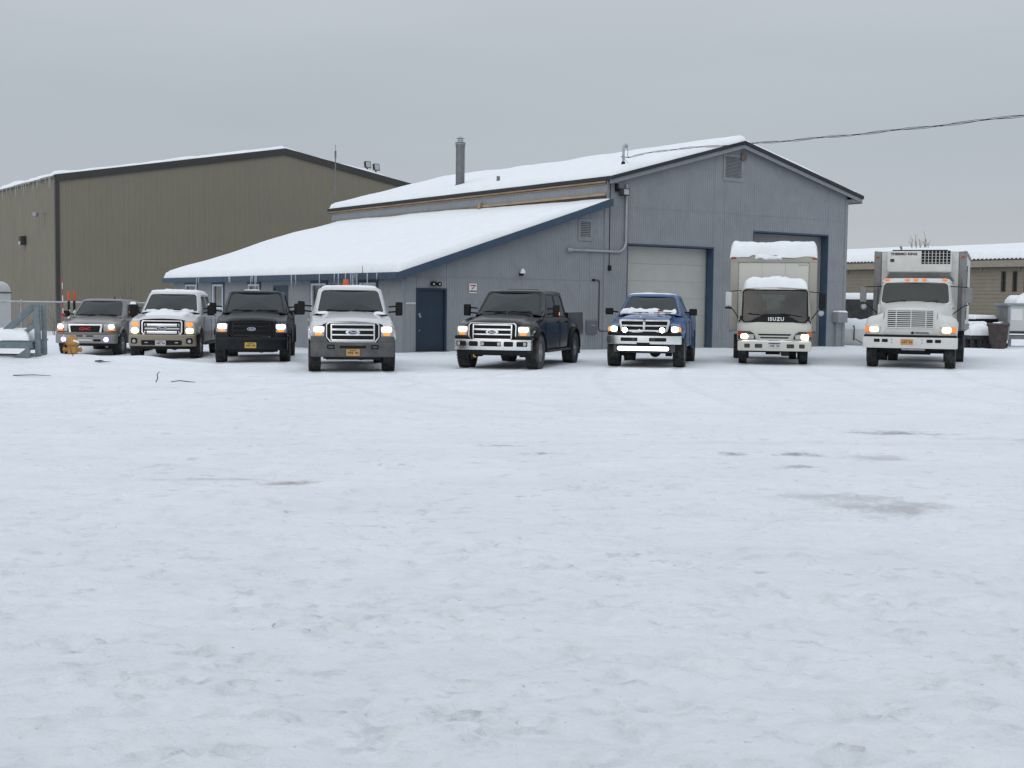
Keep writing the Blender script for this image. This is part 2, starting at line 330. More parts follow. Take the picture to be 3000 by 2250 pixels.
    at = me.attributes.new('packed', 'FLOAT', 'POINT'); at.data.foreach_set('value', packed.astype(np.float32).ravel())
    # packed-snow material with dirt, ice, stains and the shade of small pits painted in
    m = bpy.data.materials.new('packed_snow'); m.use_nodes = True; t = m.node_tree; b = t.nodes['Principled BSDF']; n = t.nodes.new; l = t.links.new
    tc_ = n('ShaderNodeTexCoord')
    def noise(sc, det=5, st=(1, 1, 1), rough=.6):
        mp_ = n('ShaderNodeMapping'); l(tc_.outputs['Object'], mp_.inputs[0]); mp_.inputs['Scale'].default_value = st
        q_ = n('ShaderNodeTexNoise'); l(mp_.outputs[0], q_.inputs['Vector']); q_.inputs['Scale'].default_value = sc; q_.inputs['Detail'].default_value = det; q_.inputs['Roughness'].default_value = rough
        return q_.outputs[0]
    def rng_(s_, a, b_, c=0, d=1):
        r_ = n('ShaderNodeMapRange'); l(s_, r_.inputs[0]); r_.inputs[1].default_value = a; r_.inputs[2].default_value = b_; r_.inputs[3].default_value = c; r_.inputs[4].default_value = d; return r_.outputs[0]
    def mix(f, a, colr):
        x_ = n('ShaderNodeMix'); x_.data_type = 'RGBA'; l(f, x_.inputs[0])
        if isinstance(a, tuple): x_.inputs[6].default_value = (*a, 1)
        else: l(a, x_.inputs[6])
        x_.inputs[7].default_value = (*colr, 1); return x_.outputs[2]
    def math_(op, a, c):
        x_ = n('ShaderNodeMath'); x_.operation = op
        for i, s_ in enumerate((a, c)):
            if isinstance(s_, (int, float)): x_.inputs[i].default_value = s_
            else: l(s_, x_.inputs[i])
        return x_.outputs[0]
    c = mix(rng_(noise(.45, 6, (1, 1.5, 1)), .35, .7), (.85, .885, .915), (.782, .82, .855))
    c = mix(rng_(noise(2.3, 7, (.7, 1.6, 1), .75), .48, .72, 0, .5), c, (.71, .73, .765))
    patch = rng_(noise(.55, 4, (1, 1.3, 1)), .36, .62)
    c = mix(math_('MULTIPLY', rng_(noise(5.2, 5, (.85, 1.2, 1), .62), .575, .665, 0, .62), patch), c, (.50, .535, .575))  # grey flecks put the shade inside small pits into the snow colour
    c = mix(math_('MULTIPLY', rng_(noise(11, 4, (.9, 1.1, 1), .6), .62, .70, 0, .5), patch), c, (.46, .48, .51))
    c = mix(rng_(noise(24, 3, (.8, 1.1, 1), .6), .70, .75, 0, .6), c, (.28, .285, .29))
    c = mix(rng_(noise(1.1, 8, (.6, 1.5, 1), .8), .62, .74, 0, .35), c, (.47, .475, .48))
    an_ = n('ShaderNodeAttribute'); an_.attribute_name = 'packed'
    c = mix(math_('MULTIPLY', an_.outputs['Fac'], rng_(noise(3.5, 5, (1, 1, 1), .7), .3, .65, .05, .45)), c, (.64, .67, .70))
    wob = noise(2.6, 6, (1, 1, 1), .65); wob2 = noise(14, 4, (1, 1, 1), .7)
    rough = None
    for (cx, cy, rx, ry, colr, amt, e0, e1) in (
            (3.05, 10.45, .70, .50, (.42, .42, .43), .7, .15, .95), (2.7, 10.95, .6, .24, (.46, .46, .47), .55, .2, 1.0),
            (4.98, 16.6, 1.0, .42, (.16, .15, .15), .75, .0, .75), (6.6, 16.0, 1.4, .35, (.45, .45, .46), .5, .1, .9),
            (2.4, 14.1, .42, .35, (.12, .11, .11), .8, -.1, .6), (3.1, 14.1, .5, .28, (.10, .10, .10), .8, -.1, .6), (3.9, 13.9, .6, .4, (.42, .42, .43), .6, .1, .9),
            (-1.96, 11.36, .30, .28, (.26, .16, .13), .65, -.05, .8), (-2.6, 11.5, .7, .14, (.40, .36, .34), .5, .1, .9),
            (-9.3, 19.3, 1.6, .22, (.5, .5, .5), .6, .1, .9), (2.9, 13.0, .4, .16, (.3, .3, .3), .6, .1, .8),
            (-.1, 14.6, .5, .14, (.3, .3, .31), .6, 0, .7), (.35, 13.9, .45, .12, (.3, .3, .31), .6, 0, .7),
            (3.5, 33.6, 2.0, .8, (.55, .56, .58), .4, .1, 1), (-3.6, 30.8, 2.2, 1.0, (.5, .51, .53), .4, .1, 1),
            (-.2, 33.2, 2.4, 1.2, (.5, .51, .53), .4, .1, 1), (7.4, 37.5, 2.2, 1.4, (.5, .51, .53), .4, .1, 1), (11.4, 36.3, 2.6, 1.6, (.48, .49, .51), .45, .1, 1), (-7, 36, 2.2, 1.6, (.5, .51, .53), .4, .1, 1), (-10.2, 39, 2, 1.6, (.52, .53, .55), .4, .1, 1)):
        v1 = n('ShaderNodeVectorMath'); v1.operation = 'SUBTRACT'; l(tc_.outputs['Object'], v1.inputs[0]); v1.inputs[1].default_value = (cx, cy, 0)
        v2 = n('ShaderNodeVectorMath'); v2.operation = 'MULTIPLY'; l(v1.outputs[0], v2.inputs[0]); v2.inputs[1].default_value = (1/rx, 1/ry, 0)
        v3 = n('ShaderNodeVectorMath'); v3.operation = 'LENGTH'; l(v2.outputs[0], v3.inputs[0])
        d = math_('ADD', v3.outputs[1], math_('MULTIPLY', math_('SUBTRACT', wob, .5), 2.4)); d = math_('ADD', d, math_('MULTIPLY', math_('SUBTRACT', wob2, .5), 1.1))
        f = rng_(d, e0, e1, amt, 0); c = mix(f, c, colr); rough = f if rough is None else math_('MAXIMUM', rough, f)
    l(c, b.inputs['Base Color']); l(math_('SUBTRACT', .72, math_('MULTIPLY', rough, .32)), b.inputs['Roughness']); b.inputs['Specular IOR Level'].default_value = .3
    hsum = math_('ADD', math_('MULTIPLY', noise(6, 9, (1, 1.3, 1), .75), 1.0), math_('MULTIPLY', noise(34, 4, (1, 1, 1), .6), .25))
    bp = n('ShaderNodeBump'); bp.inputs['Strength'].default_value = .75; bp.inputs['Distance'].default_value = .05; l(hsum, bp.inputs['Height']); l(bp.outputs[0], b.inputs['Normal'])
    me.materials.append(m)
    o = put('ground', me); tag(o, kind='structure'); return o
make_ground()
def gp(x, y, dz=0): return (x, y, float(gz(x, y))+dz)
# ------------------------------------------------------------------ snow covers
def snow_cap(name, parent, f, lu, lv, th, seed, mat=None, res=.12, edge=.2, wob=.06, lump=.25, up=(0, 0, 1), ends=(1, 1, 1, 1), under=.015, lsc=1.0, nmax=90):
    """a lying snow cover: f(u,v) in metres -> point on what carries it"""
    nu = max(6, min(nmax, int(lu/res))); nv = max(6, min(nmax, int(lv/res))); up = Vector(up)
    def dens(n_):
        t_ = np.linspace(0, 1, n_+1); return .5*t_+.5*(.5-.5*np.cos(math.pi*t_))
    U, V = np.meshgrid(dens(nu), dens(nv), indexing='ij')
    wb = lambda a, s_: wob*2*fbm(a*1.3*lsc, a*0+s_*3.7, seed+s_, 3)
    vm = V*lv; um = U*lu
    u0 = wb(vm, 1)+wob*.3; u1 = lu-wb(vm, 2)-wob*.3; v0 = wb(um, 3)+wob*.3; v1 = lv-wb(um, 4)-wob*.3
    uu = u0+(u1-u0)*U; vv = v0+(v1-v0)*V
    d = np.minimum.reduce([U*lu+(0 if ends[0] else 9), (1-U)*lu+(0 if ends[1] else 9), V*lv+(0 if ends[2] else 9), (1-V)*lv+(0 if ends[3] else 9)])
    q = np.clip(d/edge, 0, 1); h = th*np.sqrt(np.clip(1-(1-q)**2, 0, 1))*(1+lump*2*fbm(uu*1.1*lsc, vv*1.1*lsc, seed+9, 4))
    vs = []; nn = (nu+1)*(nv+1)
    base = [[Vector(f(uu[i, j], vv[i, j])) for j in range(nv+1)] for i in range(nu+1)]
    for i in range(nu+1):
        for j in range(nv+1): vs.append(base[i][j]+up*max(h[i, j], .004))
    for i in range(nu+1):
        for j in range(nv+1): vs.append(base[i][j]-up*under)
    I = lambda i, j: i*(nv+1)+j; fs = []
    for i in range(nu):
        for j in range(nv):
            fs.append((I(i, j), I(i+1, j), I(i+1, j+1), I(i, j+1))); fs.append((nn+I(i, j), nn+I(i, j+1), nn+I(i+1, j+1), nn+I(i+1, j)))
    for i in range(nu):
        fs.append((I(i, 0), nn+I(i, 0), nn+I(i+1, 0), I(i+1, 0))); fs.append((I(i, nv), I(i+1, nv), nn+I(i+1, nv), nn+I(i, nv)))
    for j in range(nv):
        fs.append((I(0, j), I(0, j+1), nn+I(0, j+1), nn+I(0, j))); fs.append((I(nu, j), nn+I(nu, j), nn+I(nu, j+1), I(nu, j+1)))
    return G().add(vs, fs).build(name, mat or M['snow'], parent, smooth=70, weld=False)
# ------------------------------------------------------------------ walls made of cells
def cells(s0, s1, zlo, zhi, opens, cuts, tiers):
    br = sorted({round(c, 4) for c in [s0, s1]+[c for c in cuts if s0 < c < s1]+[c for o_ in opens for c in o_[:2] if s0 < c < s1]})
    for a, b in zip(br[:-1], br[1:]):
        if b-a < .004: continue
        mid = (a+b)/2; ivs = [(zlo, None)]
        res = []
        lo = zlo
        for o_ in sorted([o_ for o_ in opens if o_[0] <= mid <= o_[1]], key=lambda q: q[2]):
            if o_[2] > lo+.003: res.append((lo, o_[2]))
            lo = max(lo, o_[3])
        res.append((lo, None))
        for z0, z1 in res:
            for ti, (t0, t1) in enumerate(tiers):
                lo_ = max(z0, t0); h_a, h_b = zhi(a), zhi(b)
                tops = [min(t1, z1 if z1 is not None else 1e9, h) for h in (h_a, h_b)]
                if max(tops) <= lo_+.004: continue
                yield a, b, lo_, max(tops[0], lo_+.001), max(tops[1], lo_+.001), ti
def wall(root, P, s0, s1, zlo, zhi, opens, mat, th=.16, name='wall', cuts=()):
    """backing wall; P(s, out, z) -> local point"""
    g = G()
    for a, b, z0, za, zb, ti in cells(s0, s1, zlo, zhi, opens, list(cuts), [(-9, 99)]):
        g.hexa([P(a, 0, z0), P(b, 0, z0), P(b, -th, z0), P(a, -th, z0), P(a, 0, za), P(b, 0, zb), P(b, -th, zb), P(a, -th, za)])
    return g.build(name, mat, root, smooth=0)
def panels(root, P, s0, s1, zlo, zhi, opens, mat, pw, pitch, groove, proud, tiers, name, rib=False, jig=.002):
    n = int(math.ceil((s1-s0)/pw)); rng = random.Random(name+str(s0))
    for k in range(n):
        a0 = s0+k*pw; a1 = min(s1, a0+pw)
        gs = {}
        off = [rng.uniform(0, jig) for _ in tiers]
        cuts = [a0+i*pitch for i in range(1, int(pw/pitch+.5))]
        if not rib:
            for a, b, z0, za, zb, ti in cells(a0+.002, a1-.002, zlo, zhi, opens, cuts, tiers):
                g = gs.setdefault(ti, G()); o_ = proud+off[ti]; q = groove/2
                sl = (zb-za)/(b-a); za += sl*q; zb -= sl*q
                if z0 > zlo+.05: z0 += .006
                g.hexa([P(a+q, o_, z0), P(b-q, o_, z0), P(b-q, -.002, z0), P(a+q, -.002, z0), P(a+q, o_, za), P(b-q, o_, zb), P(b-q, -.002, zb), P(a+q, -.002, za)])
        else:
            for a, b, z0, za, zb, ti in cells(a0+.001, a1-.001, zlo, zhi, opens, (), tiers):
                g = gs.setdefault(ti, G())
                g.hexa([P(a, .008, z0), P(b, .008, z0), P(b, -.004, z0), P(a, -.004, z0), P(a, .008, za), P(b, .008, zb), P(b, -.004, zb), P(a, -.004, za)])
                f_ = lambda s_: za+(zb-za)*(s_-a)/(b-a)
                c = a0+pitch/2
                while c < b-.04:
                    if c > a+.04:
                        h0, h1 = f_(c-.04), f_(c+.04)
                        g.hexa([P(c-.022, proud, z0), P(c+.022, proud, z0), P(c+.05, .006, z0), P(c-.05, .006, z0), P(c-.022, proud, h0), P(c+.022, proud, h1), P(c+.05, .006, h1), P(c-.05, .006, h0)])
                    c += pitch
        for ti, g in gs.items(): g.build(name, mat, root, smooth=0, weld=False)
def window(root, P, s0, s1, z0, z1, mull=None, name='window', rail=None):
    w_ = G(); t = .07
    for (a, b, c, d) in ((s0, s1, z1-t, z1), (s0, s1, z0, z0+t), (s0, s0+t, z0+t, z1-t), (s1-t, s1, z0+t, z1-t)):
        w_.hexa([P(a, .05, c), P(b, .05, c), P(b, -.06, c), P(a, -.06, c), P(a, .05, d), P(b, .05, d), P(b, -.06, d), P(a, -.06, d)])
    fr = w_.build(name, M['winwhite'], root, smooth=0)
    hs = [z0+t] + ([rail] if rail else []) + [z1-t]
    for c, d in zip(hs[:-1], hs[1:]):
        g = G(); c += .0; 
        g.hexa([P(s0+t, -.02, c), P(s1-t, -.02, c), P(s1-t, -.03, c), P(s0+t, -.03, c), P(s0+t, -.02, d), P(s1-t, -.02, d), P(s1-t, -.03, d), P(s0+t, -.03, d)])
        g.build('pane', M['glass'], fr, smooth=0)
    if rail:
        g = G(); g.hexa([P(s0+t, .035, rail-.035), P(s1-t, .035, rail-.035), P(s1-t, -.05, rail-.035), P(s0+t, -.05, rail-.035), P(s0+t, .035, rail+.035), P(s1-t, .035, rail+.035), P(s1-t, -.05, rail+.035), P(s0+t, -.05, rail+.035)])
        g.build('rail', M['winwhite'], fr, smooth=0)
    g = G(); k = .11
    for (a, b, c, d) in ((s0-k, s1+k, z1, z1+k), (s0-k, s1+k, z0-k, z0), (s0-k, s0, z0, z1), (s1, s1+k, z0, z1)):
        g.hexa([P(a, .035, c), P(b, .035, c), P(b, -.01, c), P(a, -.01, c), P(a, .035, d), P(b, .035, d), P(b, -.01, d), P(a, -.01, d)])
    g.build('casing', M['navy'], fr, smooth=0)
    return fr
# ------------------------------------------------------------------ grey workshop
BO = (-3.486, 40.987, 0); BR = R(34.7)
wk = empty('workshop_building', BO, BR, 'grey wooden workshop with snowy roofs, lean-to wing and two garage doors', 'building')
PF = lambda s, o, z: (s, -o, z)              # front wall
PL = lambda s, o, z: (-o, s, z)              # lean-to side wall
PM = lambda s, o, z: (8.2-o, s, z)           # upper side wall of the main hall
PR = lambda s, o, z: (20.6+o, s, z)
LS = (5.28-2.55)/8.52                        # lean-to pitch
lean_z = lambda x: 2.55+(x+.32)*LS
RX, RZ, ELZ = 14.5, 7.78, 6.09
main_z = lambda x: (ELZ+(x-8.18)*(RZ-ELZ)/(RX-8.18)) if x < RX else (RZ-(x-RX)*(RZ-6.10)/(21.19-RX))
frontz = lambda x: (lean_z(x)-.14) if x < 8.2 else (main_z(x)-.12)
DOOR = (.5, 1.62, 0.02, 2.06); G1 = (9.16, 13.28, -.3, 3.74); G2 = (15.37, 19.5, -.3, 4.44)
VENT1 = (13.80, 14.62, 6.40, 7.18); VENT2 = (7.02, 7.46, 3.92, 4.46)
wall(wk, PF, 0, 20.6, -.4, frontz, [DOOR, G1, G2], M['siding_dark'], th=.18, cuts=(8.1995, 8.2, RX))
wall(wk, PL, .18, 20.3, -.4, lambda s: 2.40, [(2.81-1.13+.0, 2.81, .95, 2.24), (5.3, 6.45, .95, 2.24), (8.5, 9.65, -.1, 2.1), (10.97, 12.04, .95, 2.24), (14.6, 15.7, .75, 2.25), (17.54, 18.82, .95, 2.26)], M['siding_dark'], th=.18)
wall(wk, PM, .18, 21.2, 5.0, lambda s: 5.95, [], M['siding_dark'], th=.15)
wall(wk, PR, .18, 21.2, -.4, lambda s: 5.98, [], M['siding'], th=.15)
g = G(); g.poly([(8.2, 21.2, -.4), (20.6, 21.2, -.4), (20.6, 21.2, 5.98), (RX, 21.2, RZ-.2), (8.2, 21.2, 5.95)]); g.poly([(0, 20.3, -.4), (8.2, 20.3, -.4), (8.2, 20.3, 5.0), (0, 20.3, 2.4)]); g.build('rear_wall', M['siding'], wk, smooth=0)
panels(wk, PF, 0, 8.08, -.4, frontz, [DOOR, VENT2], M['siding'], 1.22, .1017, .007, .006, [(-9, 2.42), (2.435, 99)], 'siding_panel')
panels(wk, PF, 8.34, 20.5, -.4, frontz, [G1, G2, VENT1], M['siding'], 1.22, .1017, .007, .006, [(-9, 2.62), (2.625, 5.05), (5.062, 99)], 'siding_panel')
panels(wk, PL, .02, 20.3, -.4, lambda s: 2.38, [(1.68, 2.81, .95, 2.24), (5.3, 6.45, .95, 2.24), (8.5, 9.65, -.1, 2.1), (10.97, 12.04, .95, 2.24), (14.6, 15.7, .75, 2.25), (17.54, 18.82, .95, 2.26)], M['siding'], 1.22, .203, .007, .006, [(-9, 99)], 'siding_panel')
panels(wk, PM, .0, 21.2, 5.40, lambda s: 5.86, [], M['siding'], 1.22, .203, .007, .006, [(-9, 99)], 'siding_panel')
for (a, b, z0, zt) in ((8.08, 8.34, -.4, 5.0), (20.48, 20.63, -.4, 5.95), (-.03, .06, -.4, 2.36)):
    G().box(a, b, -.028, .0, z0, zt).build('corner_board', M['trimgrey'], wk, bevel=.004, smooth=0)
G().box(8.17, 8.34, -.027, .0, 5.3, 5.93).build('corner_board', M['trimgrey'], wk, smooth=0)
# windows and the side door
for a, b, z0, z1, rail in ((1.68, 2.81, .95, 2.24, None), (5.3, 6.45, .95, 2.24, None), (10.97, 12.04, .95, 2.24, 1.6), (14.6, 15.7, .75, 2.25, 1.28), (17.54, 18.82, .95, 2.26, None)):
    window(wk, PL, a, b, z0, z1, rail=rail)
d = G().box(-.0, .045, 8.5, 9.65, -.1, 2.1).build('side_door', M['navydoor'], wk, smooth=0)
G().box(-.03, .03, 8.42, 8.5, -.1, 2.18).box(-.03, .03, 9.65, 9.73, -.1, 2.18).box(-.03, .03, 8.5, 9.65, 2.1, 2.18).build('frame', M['navy'], d, smooth=0)
G().lathe([(.0, -.07), (.03, -.06), (.03, -.03), (.012, -.02), (.012, 0)], (0, 8.62, 1.0), 'x', 10).build('handle', M['galv'], d)
# entrance door
d = G().box(.57, 1.55, .03, .075, .03, 2.0).build('entrance_door', M['navydoor'], wk, bevel=.004, smooth=0)
G().box(.49, .57, -.03, .1, 0, 2.07).box(1.55, 1.63, -.03, .1, 0, 2.07).box(.57, 1.55, -.03, .1, 2.0, 2.07).build('frame', M['navydoor'], d, smooth=0)
G().box(.61, .67, .015, .035, 1.13, 1.27).lathe([(.0, -.05), (.03, -.04), (.03, -.01), (.013, 0), (.013, .03)], (.64, 0, 1.16), 'y', 10).build('handle', M['galv'], d)
G().lathe([(.0, .01), (.02, .015), (.02, .035)], (.635, 0, .72), 'y', 8).build('keyhole', M['galv'], d)
G().box(.45, 1.7, -.35, -.015, -.2, .05).build('step', M['weatherwood'], d, smooth=0)
# garage doors, set back in deep reveals
for (a, b, z0, z1) in (G1, G2):
    gd = empty('garage_door', (0, 0, 0)); gd.parent = wk; dep = .35
    n = 6 if z1 < 4 else 7; h = (z1-.02)/n
    for k in range(n):
        G().box(a+.06, b-.06, dep, dep+.05, k*h+.002-.05*(k == 0), (k+1)*h-.002).build('door_panel', M['gdoor'] if z1 < 4 else M['gdoor2'], gd, bevel=.004, smooth=0, seg=1)
    G().box(b-.005, b+.03, -.02, dep+.07, -.4, z1).box(a-.03, a+.005, -.02, dep+.07, -.4, z1).box(a-.03, b+.03, -.02, dep+.07, z1-.005, z1+.05).build('jamb', M['navy'], gd, smooth=0)
    G().box(b-.062, b-.03, dep-.03, dep+.02, -.1, z1-.02).box(a+.03, a+.062, dep-.03, dep+.02, -.1, z1-.02).build('track', M['galv'], gd, smooth=0)
    G().box(a+.0, b-.0, dep+.06, dep+.09, -.3, z1).build('backing', M['black'], gd, smooth=0)
# roofs
def slab(x0, z0, x1, z1, y0, y1, th, name, mat, root=wk): return G().hexa([(x0, y0, z0-th), (x1, y0, z1-th), (x1, y1, z1-th), (x0, y1, z0-th), (x0, y0, z0), (x1, y0, z1), (x1, y1, z1), (x0, y1, z0)]).build(name, mat, root, smooth=0)
slab(-.34, lean_z(-.34), 8.19, lean_z(8.19), -.3, 20.8, .06, 'lean_to_roof', M['rooftar'])
slab(8.12, main_z(8.12), RX, RZ, -.3, 21.5, .13, 'main_roof', M['rooftar'])
slab(RX, RZ, 21.19, 6.10, -.3, 21.5, .13, 'main_roof', M['rooftar'])
def fascia(x0, z0, x1, z1, h, y0=-.335, y1=-.295, mat=None, name='fascia'):
    return G().hexa([(x0, y0, z0-h), (x1, y0, z1-h), (x1, y1, z1-h), (x0, y1, z0-h), (x0, y0, z0), (x1, y0, z1), (x1, y1, z1), (x0, y1, z0)]).build(name, mat or M['navy'], wk, smooth=0)
fascia(-.37, lean_z(-.37)+.005, 8.22, lean_z(8.22)+.005, .25)
G().box(-.38, -.34, -.297, 20.8, 2.34, 2.552).build('fascia', M['navy'], wk, smooth=0)
G().box(-.34, 0, -.295, 20.6, 2.34, 2.36).build('soffit', M['navy'], wk, smooth=0)
fascia(8.12, main_z(8.12)-.13, RX, RZ-.13, .14, -.285, -.25, M['trimgrey']); fascia(RX, RZ-.13, 21.16, 6.105-.13, .14, -.285, -.25, M['trimgrey'])
fascia(8.12, main_z(8.12)+.005, RX, RZ+.005, .13, -.34, -.3, M['rooftar'], 'roof_edge'); fascia(RX, RZ+.005, 21.2, 6.105, .13, -.34, -.3, M['rooftar'], 'roof_edge')
G().hexa([(20.6, -.25, 5.93), (21.16, -.25, 5.83), (21.16, 21.4, 5.83), (20.6, 21.4, 5.93), (20.6, -.25, 5.95), (21.16, -.25, 5.85), (21.16, 21.4, 5.85), (20.6, 21.4, 5.95)]).build('soffit', M['trimgrey'], wk, smooth=0)
G().box(21.16, 21.2, -.26, 21.4, 5.80, 6.0).build('fascia', M['trimgrey'], wk, smooth=0)
slab(8.1, 6.0-.14, 8.2, 6.0-.14, -.0, 21.4, .02, 'eave_soffit', M['tarpaper'])
G().box(8.145, 8.18, .05, 21.3, 5.80, 5.93).build('raw_board', M['rawwood'], wk, smooth=0)
G().box(8.14, 8.18, .05, 8.2, 5.42, 5.50).build('raw_board', M['rawwood'], wk, smooth=0)
G().box(8.142, 8.18, 8.2, 21.0, 5.41, 5.48).build('weathered_board', M['weatherwood'], wk, smooth=0)
G().box(8.165, 8.19, .03, 21.0, 5.15, 5.41).build('tar_paper', M['tarpaper'], wk, smooth=0)
G().hexa([(7.95, 7.9, 5.2), (8.02, 7.9, 5.22), (8.02, 8.0, 5.22), (7.95, 8.0, 5.2), (8.05, 7.86, 5.62), (8.12, 7.86, 5.64), (8.12, 7.96, 5.64), (8.05, 7.96, 5.62)]).build('board_stub', M['rawwood'], wk, smooth=0)
# roof snow
snow_cap('roof_snow', wk, lambda u, v: (-.36+u, -.31+v, lean_z(-.36+u)-.20*float(sstep(6.2, 8.4, u))*(1-.55*float(sstep(4, 12, v)))), 8.56, 21.1, .27, 31, res=.22, edge=.34, wob=.03, lump=.22, lsc=.35, ends=(1, 0, 1, 1))
snow_cap('roof_snow', wk, lambda u, v: (8.12+u, -.31+v, main_z(8.12+u)), RX-8.0, 21.8, .24, 41, res=.2, edge=.28, wob=.04, lump=.3, lsc=.4, ends=(1, 0, 1, 1))
snow_cap('roof_snow', wk, lambda u, v: (RX-.15+u, -.29+v, main_z(RX-.15+u)-.01), 21.1-RX+.1, 21.6, .15, 51, res=.25, edge=.3, wob=.05, lump=.5, lsc=.5, ends=(0, 1, 1, 1))
# icicles under the lean-to eave
rng = random.Random(12)
ice_s = [3.6, 4.0, 6.9, 7.3, 10.4, 10.6, 10.75, 10.85, 12.9, 13.0, 16.3, 16.5, 16.6, 1.6, 2.3, 2.4, 2.55, 2.7, 3.15, 5.0, .9]
for s in ice_s:
    ln = rng.uniform(.18, .75); s += rng.uniform(-.08, .08)
    G().tube([(-.395, s, 2.56), (-.40, s, 2.5), (-.40+rng.uniform(-.01, .01), s, 2.5-ln*.6), (-.40, s, 2.5-ln)], [.012, .022, .014, .002], 6).build('icicle', M['icicle'], wk)
# gable vents
for (a, b, z0, z1), ns in ((VENT1, 15), (VENT2, 9)):
    v = G().box(a-.1, b+.1, -.035, 0, z1, z1+.1).box(a-.1, b+.1, -.035, 0, z0-.12, z0).box(a-.1, a, -.035, 0, z0, z1).box(b, b+.1, -.035, 0, z0, z1).build('louvre_vent', M['trimgrey'], wk, smooth=0)
    G().box(a, b, .0, .02, z0, z1).build('backing', M['black'], v, smooth=0)
    h = (z1-z0)/ns
    for k in range(ns):
        zc = z0+k*h
        G().hexa([(a, -.03, zc+.005), (b, -.03, zc+.005), (b, -.02, zc), (a, -.02, zc), (a, -.005, zc+h*.75), (b, -.005, zc+h*.75), (b, .0, zc+h*.7), (a, .0, zc+h*.7)]).build('slat', M['trimgrey'], v, smooth=0)
# round horn by the ridge
G().lathe([(.0, -.06), (.10, -.06), (.135, -.09), (.15, -.09), (.15, -.03), (.12, 0)], (14.7, 0, 7.22), 'y', 20).build('round_horn', pmat('faded_red', (.15, .10, .11), .6), wk)
# conduit: down the wall, elbow, along to the left
pth = [(9.02, -.07, 5.85), (9.02, -.07, 3.85)]+[(9.02-.35*(1-math.cos(R(a))), -.07, 3.85-.38*math.sin(R(a))) for a in (20, 45, 70, 90)]+[(6.6, -.07, 3.47)]
cn = G().tube(pth, .045, 10).build('conduit', M['galv'], wk)
G().cyl((6.62, -.07, 3.47), (6.42, -.07, 3.47), .075, 12).build('end_fitting', M['galv'], cn)
G().cyl((9.02, -.07, 5.5), (9.02, -.07, 5.4), .06, 10).cyl((9.02, -.07, 4.1), (9.02, -.07, 3.98), .062, 10).build('coupling', M['galv'], cn)
G().tube([(8.3, -.03, 5.9), (8.3, -.03, 2.95)], .016, 6).build('cable', M['black'], wk)
G().box(8.25, 8.36, -.10, 0, 2.8, 2.98).build('junction_box', M['black'], wk, bevel=.01)
G().tube([(7.62, -.03, 2.46), (7.85, -.03, 2.46), (7.88, -.03, 2.4), (7.88, -.03, .75), (7.95, -.03, .68), (8.5, -.03, .68)], .014, 6).box(7.58, 7.66, -.06, 0, 2.42, 2.5).build('wire_run', M['black'], wk)
# lamps on the wall
def twin_lamp(loc, name='wall_lamp'):
    l0 = G().box(loc[0]-.09, loc[0]+.09, loc[1]-.05, loc[1], loc[2]-.02, loc[2]+.09).build(name, M['black'], wk, bevel=.01)
    for sx in (-.10, .12):
        G().lathe([(.0, .02), (.05, .02), (.055, -.04), (.08, -.12), (.08, -.14), (.07, -.14)], (loc[0]+sx, loc[1]-.06, loc[2]), 'y', 14).build('lamp_head', M['black'], l0)
        G().lathe([(.068, -.13), (.068, -.135), (0, -.145)], (loc[0]+sx, loc[1]-.06, loc[2]), 'y', 14).build('lens', M['lens'], l0)
twin_lamp((1.12, -.03, 2.2))
fl = G().box(8.52, 8.62, -.10, 0, 5.58, 5.85).box(8.6, 8.72, -.16, -.02, 5.6, 5.68).build('floodlight', M['black'], wk, bevel=.01)
G().box(8.62, 8.92, -.36, -.1, 5.42, 5.68).build('lamp_head', M['blackmetal'], fl, bevel=.03)
G().box(8.66, 8.88, -.365, -.355, 5.46, 5.64).build('lens', M['lens'], fl)
G().box(8.5, 8.66, -.06, 0, 5.85, 5.97).build('junction_box', M['pipegrey'], fl, bevel=.01)
lm = G().box(4.46, 4.62, -.06, 0, 2.54, 2.62).build('dusk_lamp', M['black'], wk, bevel=.01)
G().lathe([(.0, .0), (.09, 0), (.085, .06), (.05, .14), (.0, .16)], (4.54, -.13, 2.62), 'z', 14).build('shade', M['snow_old'], lm)
# grey hatch low on the wall, box by the right corner, signs
h_ = G().box(7.32, 7.78, -.07, -.005, .58, 1.05).build('wall_hatch', pmat('hatch_grey', (.10, .115, .13), .6), wk, bevel=.012)
G().box(7.52, 7.70, -.085, -.065, .86, .9).build('handle', M['pipegrey'], h_)
mb = G().box(19.86, 20.42, -.34, -.01, 1.0, 1.42).build('wall_box', M['trimgrey'], wk, bevel=.015)
G().box(20.02, 20.26, -.1, -.01, -.1, 1.0).build('pipe_chase', M['trimgrey'], mb, smooth=0)
snow_cap('snow_cover', mb, lambda u, v: (19.86+u, -.34+v, 1.42), .56, .32, .06, 77, res=.05, edge=.08, wob=.02)
sg = G().extr(rrect(2.63, 2.09, .29, .31, .02), -.03, -.022).build('warning_sign', M['white'], wk, smooth=0)
G().box(2.52, 2.74, -.033, -.029, 2.165, 2.205).build('red_band', M['redletter'], sg, smooth=0)
G().box(2.495, 2.765, -.033, -.029, 1.975, 2.02).build('dark_red_band', pmat('dark_red', (.10, .02, .03), .5), sg, smooth=0)
G().bar((2.57, -.031, 2.05), (2.62, -.031, 2.10), .012, .018).bar((2.62, -.031, 2.10), (2.66, -.031, 2.14), .012, .02).bar((2.62, -.031, 2.10), (2.68, -.031, 2.09), .012, .012).bar((2.60, -.031, 2.085), (2.57, -.031, 2.12), .012, .012).lathe([(0, -.004), (.016, -.004), (.016, .004)], (2.68, -.031, 2.155), 'y', 10).build('pictogram', M['black'], sg, smooth=0)
ps = G().box(.12, .46, -.03, -.022, 1.555, 1.61).build('name_plaque', M['winwhite'], wk, smooth=0)
